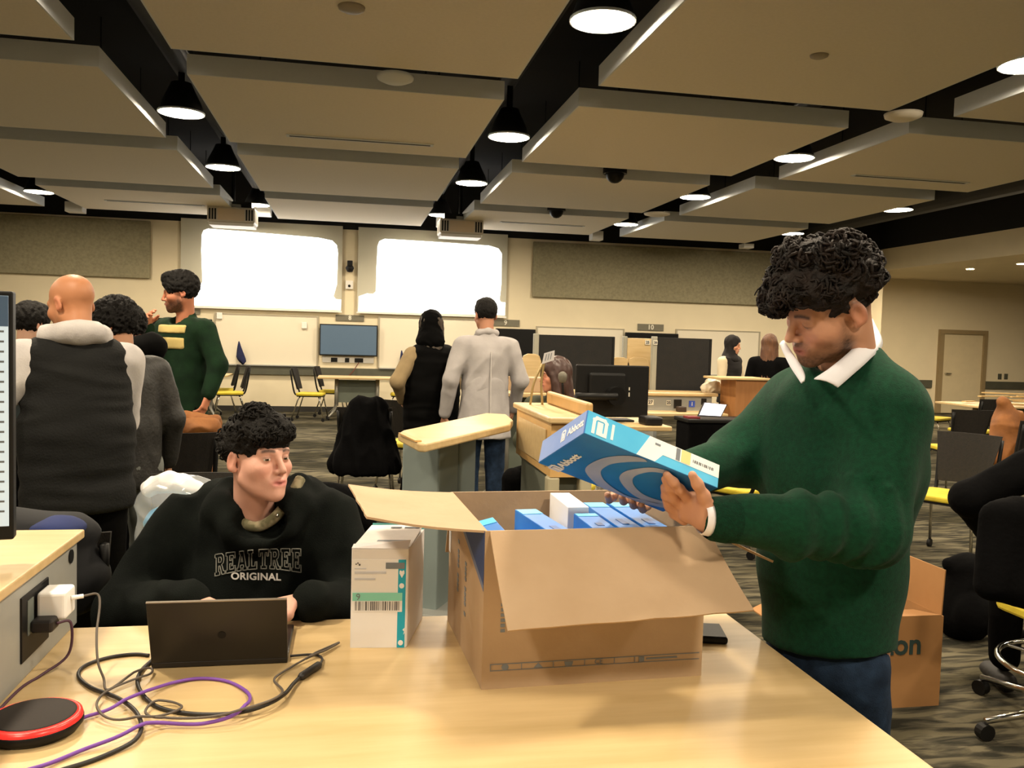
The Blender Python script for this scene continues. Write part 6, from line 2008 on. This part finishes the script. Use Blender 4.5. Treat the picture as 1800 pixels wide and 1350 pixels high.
# ------------------------------------------------------------------ people in the background
M_vest = mat('black_vest', (15, 16, 15), rough=0.85, c2=(9, 10, 10), vscale=12, bump=0.3, bscale=120, spec=0.25)
M_gcot = mat('grey_hoodie', (196, 192, 190), rough=0.9, c2=(170, 166, 166), vscale=9, bump=0.15, bscale=160, spec=0.2)
M_leather = mat('dark_jacket', (20, 18, 13), rough=0.6, c2=(11, 10, 8), vscale=14, bump=0.3, bscale=60)
M_puff = mat('black_coat', (9, 9, 9), rough=0.85, var=0.4, vscale=8, spec=0.06)
M_gstr = mat('dark_green_sweater', (20, 46, 26), rough=0.95, c2=(13, 33, 20), vscale=16, bump=0.2, bscale=200, spec=0.2)
M_cream = mat('cream_stripe', (196, 176, 112), rough=0.95, var=0.06, vscale=30)
M_coat = mat('white_coat', (174, 170, 170), rough=0.85, c2=(158, 154, 154), vscale=7, bump=0.3, bscale=14, spec=0.2)
M_beige = mat('beige_knit', (150, 130, 96), rough=0.95, var=0.2, vscale=14)
M_lgrey = mat('grey_denim', (108, 112, 108), rough=0.9, var=0.15, vscale=20)
M_scarf = mat('black_scarf', (18, 13, 13), rough=0.9, var=0.3, vscale=14)
M_olive = mat('olive_cloth', (58, 62, 44), rough=0.9, var=0.25, vscale=12)
def xy(px, py, dep):
    p = at(px, py, dep)
    return (p[0], p[1])
def vest_extra(m, hem, w, zs=1.41, hood=None, cut=True, name='vest'):
    def fn(root, T, ho, Mh, k, rt, fw):
        S = SDF()
        S.ecap(T(0, 0, hem-0.05), T(0, 0, 1.10), (0.185*w*k, 0.142*w*k), (0.185*w*k, 0.142*w*k), rt, 0.04)
        S.ecap(T(0, 0, 1.10), T(0, 0, 1.30), (0.185*w*k, 0.142*w*k), (0.182*w*k, 0.14*w*k), rt, 0.04)
        S.ecap(T(-0.12, -0.005, zs), T(0.12, -0.005, zs), (0.075*k, 0.1*w*k), (0.075*k, 0.1*w*k), (0, 0, 1), 0.05)
        S.plane(T(0, 0, hem), (0, 0, -1))
        S.cap(T(0, 0.03, 1.46), T(0, 0.05, 1.62), 0.07*k, 0.09*k, 0.01, sub=True)
        if cut:
            for sg in (-1, 1):
                S.ell(T(sg*(0.235*w), 0.0, 1.32), (0.075*k, 0.075*k, 0.13*k), 0.015, sub=True)
        put(name, crumple(S.mesh(0.012), 0.006, 20, 3, (0.5, 0.5, 2.2)), m, root)
        if hood is not None:
            S = SDF()
            S.chain([T(-0.095, 0.03, 1.47), T(-0.095, -0.04, 1.49), T(0, -0.10, 1.50), T(0.095, -0.04, 1.49), T(0.095, 0.03, 1.47)], [0.028*k, 0.036*k, 0.04*k, 0.036*k, 0.028*k], 0.03)
            S.cap(T(-0.05, -0.10, 1.485), T(0.06, -0.10, 1.485), 0.042*k, 0.042*k, 0.04)
            S.cap(T(0, 0.02, 1.46), T(0, 0.03, 1.62), 0.058*k, 0.075*k, 0.01, sub=True)
            put('hood', crumple(S.mesh(0.010), 0.005, 30, 6), hood, root)
    return fn
figure('person', 'bald man in a black vest over a pale grey hooded top', xy(140, 900, 3.35), 116, 1.72, top=M_gcot, pants=M_blackc, skin=(178, 122, 86), head=(30, -16, 0), lean=12, tw=0.10,
       arms={'R': ((0.20, 0.15, 1.16), (0.12, 0.32, 1.02)), 'L': ((-0.33, 0.0, 1.15), (-0.35, 0.17, 0.93))}, top_name='hooded_top', res=0.011, beard=0.35,
       extra=vest_extra(M_vest, 0.80, 1.12, hood=M_gcot))
figure('person', 'dark-haired man in a worn dark jacket and grey trousers behind the bald man', xy(226, 760, 4.05), 132, 1.62, top=M_leather, pants=M_lgrey, skin=(168, 122, 92), head=(25, -18, 0), lean=8,
       hair=hair_short(0.03, 3, 0.03, 0.012), res=0.013, hem=0.80, tw=0.06)
def hooded(root, T, ho, Mh, k, rt, fw):
    S = SDF()
    S.chain([T(-0.10, 0.02, 1.47), T(-0.09, -0.07, 1.51), T(0, -0.12, 1.52), T(0.09, -0.07, 1.51), T(0.10, 0.02, 1.47)], [0.05*k, 0.065*k, 0.075*k, 0.065*k, 0.05*k], 0.03)
    S.cap(T(0, 0.02, 1.46), T(0, 0.03, 1.62), 0.058*k, 0.08*k, 0.01, sub=True)
    put('hood', crumple(S.mesh(0.011), 0.005, 30, 6), M_puff, root)
figure('person', 'dark-haired man in a black hooded coat between the bald man and striped sweater man', xy(256, 760, 4.58), 160, 1.60, top=M_puff, pants=M_blackc, skin=(198, 140, 118), head=(20, -22, 0), lean=8,
       hair=hair_short(0.028, 7, 0.03, 0.010), res=0.013, hem=0.78, tw=0.06, extra=hooded)
def stripes(root, T, ho, Mh, k, rt, fw):
    for z0, z1 in ((1.375, 1.425), (1.275, 1.345)):
        S = SDF()
        S.ecap(T(0, 0, 1.10), T(0, 0, 1.32), (0.166*1.05*k, 0.127*1.05*k), (0.186*1.05*k, 0.135*1.05*k), rt, 0.04)
        S.ecap(T(-0.105, 0.002, 1.405), T(0.105, 0.002, 1.405), (0.074*k, 0.096*k), (0.074*k, 0.096*k), (0, 0, 1), 0.05)
        S.plane(T(0, 0, z0), (0, 0, -1)).plane(T(0, 0, z1), (0, 0, 1))
        for sg in (-1, 1):
            S.plane(T(sg*0.125, 0.0, z0), rt*sg)
        put('cream_stripe', crumple(S.mesh(0.009), 0.002, 24, 5), M_cream, root)
figure('person', 'bearded man in a dark green sweater with two cream chest stripes', xy(322, 760, 5.95), 230, 1.87, top=M_gstr, pants=M_blackc, skin=(184, 120, 90), head=(-42, -10, 0), beard=1.0, full_beard=True,
       hair=hair_short(0.02, 5, 0.004, 0.008), arms={'R': ((0.24, 0.10, 1.14), (0.05, 0.24, 1.40)), 'L': ((-0.285, -0.03, 1.18), (-0.28, 0.04, 1.0))}, hem=0.82, tw=0.05, top_name='sweater', extra=stripes)
figure('person', 'person in a dark teal jacket half hidden behind the bald man', xy(48, 760, 4.7), 60, 1.60, top=mat('teal_jacket', (30, 42, 44), rough=0.9, var=0.4, vscale=30), pants=M_blackc, hair=hair_short(0.02, 8), head=(0, -10, 0), hands=False)
def skirt(root, T, ho, Mh, k, rt, fw):
    S = SDF()
    S.ecap(T(0, 0, 1.0), T(0, 0, 0.06), (0.16*k, 0.12*k), (0.27*k, 0.23*k), rt, 0.03)
    S.plane(T(0, 0, 0.03), (0, 0, -1)).plane(T(0, 0, 1.06), (0, 0, 1))
    put('skirt', crumple(S.mesh(0.014), 0.008, 18, 6, (1.6, 1.6, 0.2)), M_puff, root)
    vest_extra(M_puff, 0.78, 1.3, cut=True)(root, T, ho, Mh, k, rt, fw)
    S = SDF()
    S.ell((0, -0.02, 0.04), (0.096, 0.118, 0.105), 0.01)
    S.ecap((0, -0.04, 0.0), (0, -0.06, -0.13), (0.088, 0.085), (0.12, 0.09), (1, 0, 0), 0.04)
    S.ell((0, 0.125, -0.018), (0.062, 0.095, 0.088), 0.015, sub=True)
    V, F = crumple(S.mesh(0.01), 0.004, 50, 3)
    put('knit_hood', (ho+(V*k)@Mh.T, F), M_puff, root)
figure('person', 'woman in a black hood, black vest and long black skirt', xy(757, 760, 6.9), 112, 1.68, top=M_beige, pants=M_puff, skin=(196, 150, 126), head=(-30, -12, 0), hair=hair_long(0.010, 0.42), hair_m=mat('hair_dim_brown', (58, 46, 32), rough=0.6, var=0.3, vscale=30),
       arms={'L': ((-0.34, -0.04, 1.18), (-0.22, 0.10, 1.02)), 'R': ((0.24, 0.05, 1.14), (0.18, 0.22, 1.0))}, top_name='knit_top', hem=0.86, extra=skirt)
def coat_tail(root, T, ho, Mh, k, rt, fw):
    S = SDF()
    S.ecap(T(0, 0, 1.12), T(0, 0, 0.66), (0.176*k, 0.132*k), (0.215*k, 0.165*k), rt, 0.03)
    S.plane(T(0, 0, 0.70), (0, 0, -1))
    put('coat_skirt', crumple(S.mesh(0.012), 0.005, 20, 9, (1.3, 1.3, 0.6)), M_coat, root)
    S = SDF()
    S.cap(T(0, -0.148, 1.36), T(0, -0.182, 0.74), 0.004, 0.004, 0.002)
    put('back_seam', S.mesh(0.003), mat('seam_white', (190, 186, 184), rough=0.9, var=0.02), root)
    S = SDF()
    S.chain([T(-0.07, 0.04, 1.47), T(-0.065, -0.03, 1.50), T(0, -0.06, 1.51), T(0.065, -0.03, 1.50), T(0.07, 0.04, 1.47)], [0.02*k, 0.026*k, 0.028*k, 0.026*k, 0.02*k], 0.015)
    put('collar', S.mesh(0.007), M_coat, root)
figure('person', 'man in a white lab coat and jeans with his back turned', xy(850, 760, 6.7), 97, 1.79, top=M_coat, pants=M_denim, skin=(172, 122, 96), head=(4, -6, 0), hair=hair_short(0.012, 2, 0.0, 0.003), tw=0.05,
       arms={'L': ((-0.275, -0.03, 1.14), (-0.295, 0.05, 0.88)), 'R': ((0.275, -0.03, 1.14), (0.27, 0.10, 0.92))}, top_name='lab_coat', hem=0.80, res=0.011, wr=0.006, extra=coat_tail)
p = at(978, 668, 6.0)
figure('person', 'brown-haired woman sitting low behind the podium', (p[0], p[1], -0.30), 232, 1.66, top=M_olive, pants=M_blackc, skin=(214, 148, 118), head=(-52, -8, 0), hair=hair_long(0.010, 0.22), hair_m=mat('hair_reddish', (60, 34, 26), rough=0.5, var=0.3, vscale=30), seat=True,
       arms={'R': ((0.22, 0.12, 1.14), (0.14, 0.14, 1.0)), 'L': ((-0.23, 0.08, 1.12), (-0.16, 0.14, 0.98))})
put_chair(p[0]+0.03, p[1]+0.03, 232, 'yellow-seated chair under the brown-haired woman behind the podium')
figure('person', 'woman in a black headscarf and black vest over a white blouse', xy(1281, 700, 11.0), -58, 1.60, top=mat('blouse_cream', (222, 206, 174), rough=0.85, var=0.08, vscale=12), pants=M_blackc, skin=(206, 150, 116), head=(18, -12, 0), hair=hair_scarf(0.010), hair_m=M_scarf,
       arms={'L': ((-0.24, 0.03, 1.13), (-0.16, 0.22, 0.98)), 'R': ((0.24, 0.03, 1.13), (0.18, 0.22, 0.98))}, top_name='blouse', extra=vest_extra(M_scarf, 0.82, 1.05))
figure('person', 'woman with long brown hair in dark clothes beside the tan cabinet', xy(1348, 700, 10.3), 52, 1.62, top=M_blackc, pants=M_blackc, skin=(200, 150, 120), head=(0, -5, 0), hair=hair_long(0.010, 0.45), hair_m=M_hairl)
# person in black on a swivel stool at the side
p = at(1925, 900, 3.32)
figure('person', 'person in black seated on a swivel stool, elbow stuck out', (p[0], p[1], -0.34), 70, 1.75, top=M_blackc, pants=M_blackc, skin=(190, 140, 116), seat=True, lean=8, tw=0.16, hair=hair_short(0.02, 4), head=(-20, -10, 0),
       arms={'L': ((-0.44, 0.02, 1.25), (-0.24, 0.30, 1.08)), 'R': ((0.30, 0.10, 1.14), (0.22, 0.34, 1.12))}, hem=0.87)
sw = thing('swivel_stool', 'swivel stool with yellow seat, chrome foot ring and star base', 'stool', (p[0], p[1], 0))
sx, sy = float(p[0]), float(p[1])
o = rounded_slab(0.50, 0.48, 0.455, 0.50, 0.08).build('seat', M_yseat, None, bevel=0.012)
o.parent = sw
MB().cyl((sx, sy, 0.12), (sx, sy, 0.45), 0.03, n=14).build('column', M_chrome, sw, smooth=True)
MB().tube([(sx+0.30*math.cos(a*math.pi/16), sy+0.30*math.sin(a*math.pi/16), 0.27) for a in range(32)], 0.012, 8, closed=True).build('foot_ring', M_chrome, sw, smooth=True)
for k in range(4):
    a = k*math.pi/2+0.4
    MB().tube([(sx, sy, 0.27), (sx+0.30*math.cos(a), sy+0.30*math.sin(a), 0.27)], 0.008, 8).build('ring_spoke', M_chrome, sw)
for k in range(5):
    a = math.radians(34+72*k)
    e = (sx+0.42*math.cos(a), sy+0.42*math.sin(a), 0.075)
    l = MB().tube([(sx, sy, 0.13), (sx+0.18*math.cos(a), sy+0.18*math.sin(a), 0.10), e], [0.022, 0.018, 0.013], 8).build('base_arm', M_chrome, sw, smooth=True)
    MB().cyl((e[0]-0.018*math.sin(a), e[1]+0.018*math.cos(a), 0.032), (e[0]+0.018*math.sin(a), e[1]-0.018*math.cos(a), 0.032), 0.032, n=14).build('caster', M_black, l)
S = SDF()
S.ecap(at(1775, 905, 3.1), at(1775, 1030, 3.1), (0.10, 0.05), (0.12, 0.06), CR, 0.04)
S.ecap(at(1850, 900, 3.1), at(1850, 1040, 3.1), (0.16, 0.06), (0.16, 0.06), CR, 0.05)
put('seat_coat', crumple(S.mesh(0.012), 0.010, 18, 5, (1.5, 1.5, 0.4)), M_blackc, sw)
MB().tube([(sx-0.02, sy-0.2, 0.47), (sx-0.03, sy-0.29, 0.5), (sx-0.03, sy-0.33, 0.75)], 0.015, 8).build('back_bar', M_black, sw, smooth=True)

# ------------------------------------------------------------------ soft things: bags, coats, backpack
M_kraft = mat('kraft_paper', (146, 92, 42), rough=0.75, c2=(116, 70, 30), vscale=9, bump=0.4, bscale=22)
M_plast = mat('clear_plastic', (226, 230, 234), rough=0.12, alpha=0.28, spec=0.8)
M_bluec = mat('blue_plastic', (52, 150, 206), rough=0.5, c2=(120, 190, 222), vscale=9)
def soft(name, label, cat, S, h, m, amp=0.01, freq=22, seed=1, squash=(1, 1, 1)):
    V, F = crumple(S.mesh(h), amp, freq, seed, squash)
    return tag(link_mesh(name, np_mesh(name, [(V, F)]), m, None, True), label, cat)
c = at(318, 747, 5.3)
S = SDF()
S.ecap((c[0], c[1]+0.10, 0.53), (c[0], c[1]+0.10, c[2]-0.06), (0.17, 0.10), (0.18, 0.11), (1, 0, 0), 0.03)
S.chain([(c[0]-0.19, c[1]+0.04, c[2]-0.01), (c[0]-0.05, c[1]+0.0, c[2]-0.015), (c[0]+0.1, c[1]+0.0, c[2]-0.02), (c[0]+0.185, c[1]+0.05, c[2]-0.01)], [0.045, 0.052, 0.05, 0.045], 0.03)
S.chain([(c[0]-0.18, c[1]+0.15, c[2]+0.02), (c[0], c[1]+0.2, c[2]+0.01), (c[0]+0.18, c[1]+0.15, c[2]+0.01)], [0.045, 0.045, 0.045], 0.03)
S.ell((c[0], c[1]+0.1, c[2]+0.06), (0.14, 0.07, 0.06), 0.02, sub=True)
S.plane((0, 0, 0.474), (0, 0, -1))
soft('paper_bag', 'crumpled brown paper bag on the mesh chair below the striped sweater man', 'bag', S, 0.010, M_kraft, 0.012, 34, 2)
c = at(1776, 752, 8.0)
put_chair(c[0], c[1], 100, 'yellow-seated chair carrying the tall brown paper bag')
S = SDF()
S.ecap((c[0]+0.02, c[1], 0.56), (c[0]-0.02, c[1], 0.86), (0.30, 0.14), (0.17, 0.10), (1, 0.2, 0), 0.04)
S.cap((c[0]-0.02, c[1], 0.86), (c[0]-0.10, c[1], 1.02), 0.10, 0.05, 0.05)
S.plane((0, 0, 0.475), (0, 0, -1))
soft('paper_bag', 'tall creased brown paper bag standing on a chair near the alcove table', 'bag', S, 0.013, M_kraft, 0.02, 16, 5)
# plastic bag with blue packs on a chair behind the seated man
c = at(308, 900, 3.25)
put_chair(c[0]+0.06, c[1]+0.07, -90, 'yellow-seated mesh chair carrying the clear plastic bag')
t = thing('plastic_bag', 'clear plastic bag with blue packs and a white rolled top', 'bag', (c[0], c[1], 0.47))
S = SDF()
S.ecap((c[0]+0.02, c[1], 0.55), (c[0]+0.02, c[1], 0.76), (0.13, 0.08), (0.13, 0.075), (1, 0, 0), 0.03)
S.plane((0, 0, 0.475), (0, 0, -1))
put('blue_packs', crumple(S.mesh(0.009), 0.006, 26, 2), M_bluec, t)
zt = at(300, 850, 3.25)[2]
S = SDF()
S.ecap((c[0]+0.02, c[1], 0.56), (c[0]+0.02, c[1], zt-0.06), (0.155, 0.10), (0.16, 0.09), (1, 0, 0), 0.03)
S.plane((0, 0, 0.474), (0, 0, -1))
put('clear_film', crumple(S.mesh(0.009), 0.009, 28, 6), M_plast, t)
S = SDF()
S.chain([at(262, 858, 3.25), at(292, 845, 3.24), at(325, 852, 3.23), at(362, 866, 3.25)], [0.032, 0.036, 0.032, 0.022], 0.02)
S.cap(at(262, 860, 3.22), at(300, 838, 3.22), 0.013, 0.011, 0.02)
put('rolled_top', crumple(S.mesh(0.007), 0.006, 40, 3), M_paper, t)
# the seated man's chair and the jacket over it
put_chair(-0.28, 2.74, -90, 'mesh chair of the seated man with a black jacket over its back')
S = SDF()
S.ecap(at(548, 905, 2.97), at(632, 905, 2.92), (0.12, 0.05), (0.08, 0.04), (0, 0, 1), 0.03)
S.ecap(at(600, 885, 2.94), at(600, 1010, 2.94), (0.11, 0.05), (0.10, 0.04), (1, 0, 0), 0.04)
soft('black_jacket', 'black jacket hung over the back of the seated man chair', 'jacket', S, 0.010, M_blackc, 0.010, 20, 4)
# dark jacket with a blue patch heaped on a chair behind the riser
c = at(118, 945, 2.78)
put_chair(c[0]+0.0, c[1]+0.02, 86, 'mesh chair under the heaped dark and blue jacket')
S = SDF()
S.ell((c[0]-0.05, c[1]-0.29, 0.89), (0.22, 0.12, 0.07), 0.03)
S.ecap((c[0]-0.2, c[1]-0.31, 0.86), (c[0]+0.1, c[1]-0.31, 0.76), (0.10, 0.10), (0.10, 0.10), (0, 1, 0), 0.05)
t = soft('heaped_jacket', 'dark jacket with a blue lining heaped on a chair behind the desk riser', 'jacket', S, 0.010, mat('jacket_slate', (19, 21, 26), rough=0.9, var=0.4, vscale=9), 0.012, 18, 8)
S = SDF()
S.ell((c[0]+0.07, c[1]-0.34, 0.915), (0.085, 0.07, 0.03), 0.02)
put('lining', crumple(S.mesh(0.009), 0.007, 24, 3), mat('jacket_blue', (30, 44, 96), rough=0.9, var=0.3, vscale=9), t)
# coat over a chair in the middle of the room
c = at(645, 780, 7.2)
put_chair(c[0], c[1]+0.18, 85, 'mesh chair under the long black coat')
S = SDF()
S.ecap((c[0], c[1]-0.12, 0.90), (c[0]-0.02, c[1]-0.16, 0.42), (0.15, 0.08), (0.29, 0.16), (1, 0, 0), 0.03)
S.plane((0, 0, 0.36), (0, 0, -1))
soft('draped_coat', 'long black coat draped over a chair in the middle of the carpet', 'coat', S, 0.012, M_blackc, 0.024, 20, 7, (1.8, 1.8, 0.2))
# backpack on the carpet
c = atz(1722, 1132, 0)
S = SDF()
S.ecap((c[0], c[1]+0.12, 0.10), (c[0]+0.02, c[1]+0.14, 0.34), (0.15, 0.12), (0.12, 0.09), (1, 0.2, 0), 0.04)
S.ell((c[0]-0.01, c[1]+0.02, 0.15), (0.12, 0.06, 0.11), 0.03)
S.cap((c[0]-0.1, c[1]+0.14, 0.38), (c[0]+0.1, c[1]+0.14, 0.40), 0.03, 0.02, 0.03)
S.cap((c[0]+0.14, c[1]+0.02, 0.05), (c[0]+0.26, c[1]+0.0, 0.04), 0.04, 0.02, 0.04)
S.plane((0, 0, 0.002), (0, 0, -1))
t = soft('backpack', 'black backpack slumped on the carpet beside the printed carton', 'backpack', S, 0.010, M_blackc, 0.008, 22, 9)
MB().tube([(c[0]+0.10, c[1]-0.05, 0.30), (c[0]+0.06, c[1]-0.06, 0.18), (c[0]+0.03, c[1]-0.05, 0.06)], 0.008, 8).build('zip', M_chrome, t, smooth=True)
# crumpled white bag on the numbered desk
c = aty(1250, 690, YD+0.25)
c[2] = aty(1138, 690, YD)[2]+0.075
S = SDF()
S.ell((c[0], YD+0.25, c[2]-0.005), (0.11, 0.09, 0.085), 0.02)
S.cap((c[0]-0.08, YD+0.23, c[2]-0.03), (c[0]+0.09, YD+0.25, c[2]-0.03), 0.05, 0.05, 0.03)
soft('white_bag', 'crumpled shiny white bag at the end of the numbered desk', 'bag', S, 0.010, mat('bag_white', (232, 222, 200), rough=0.3, var=0.05), 0.012, 40, 3)
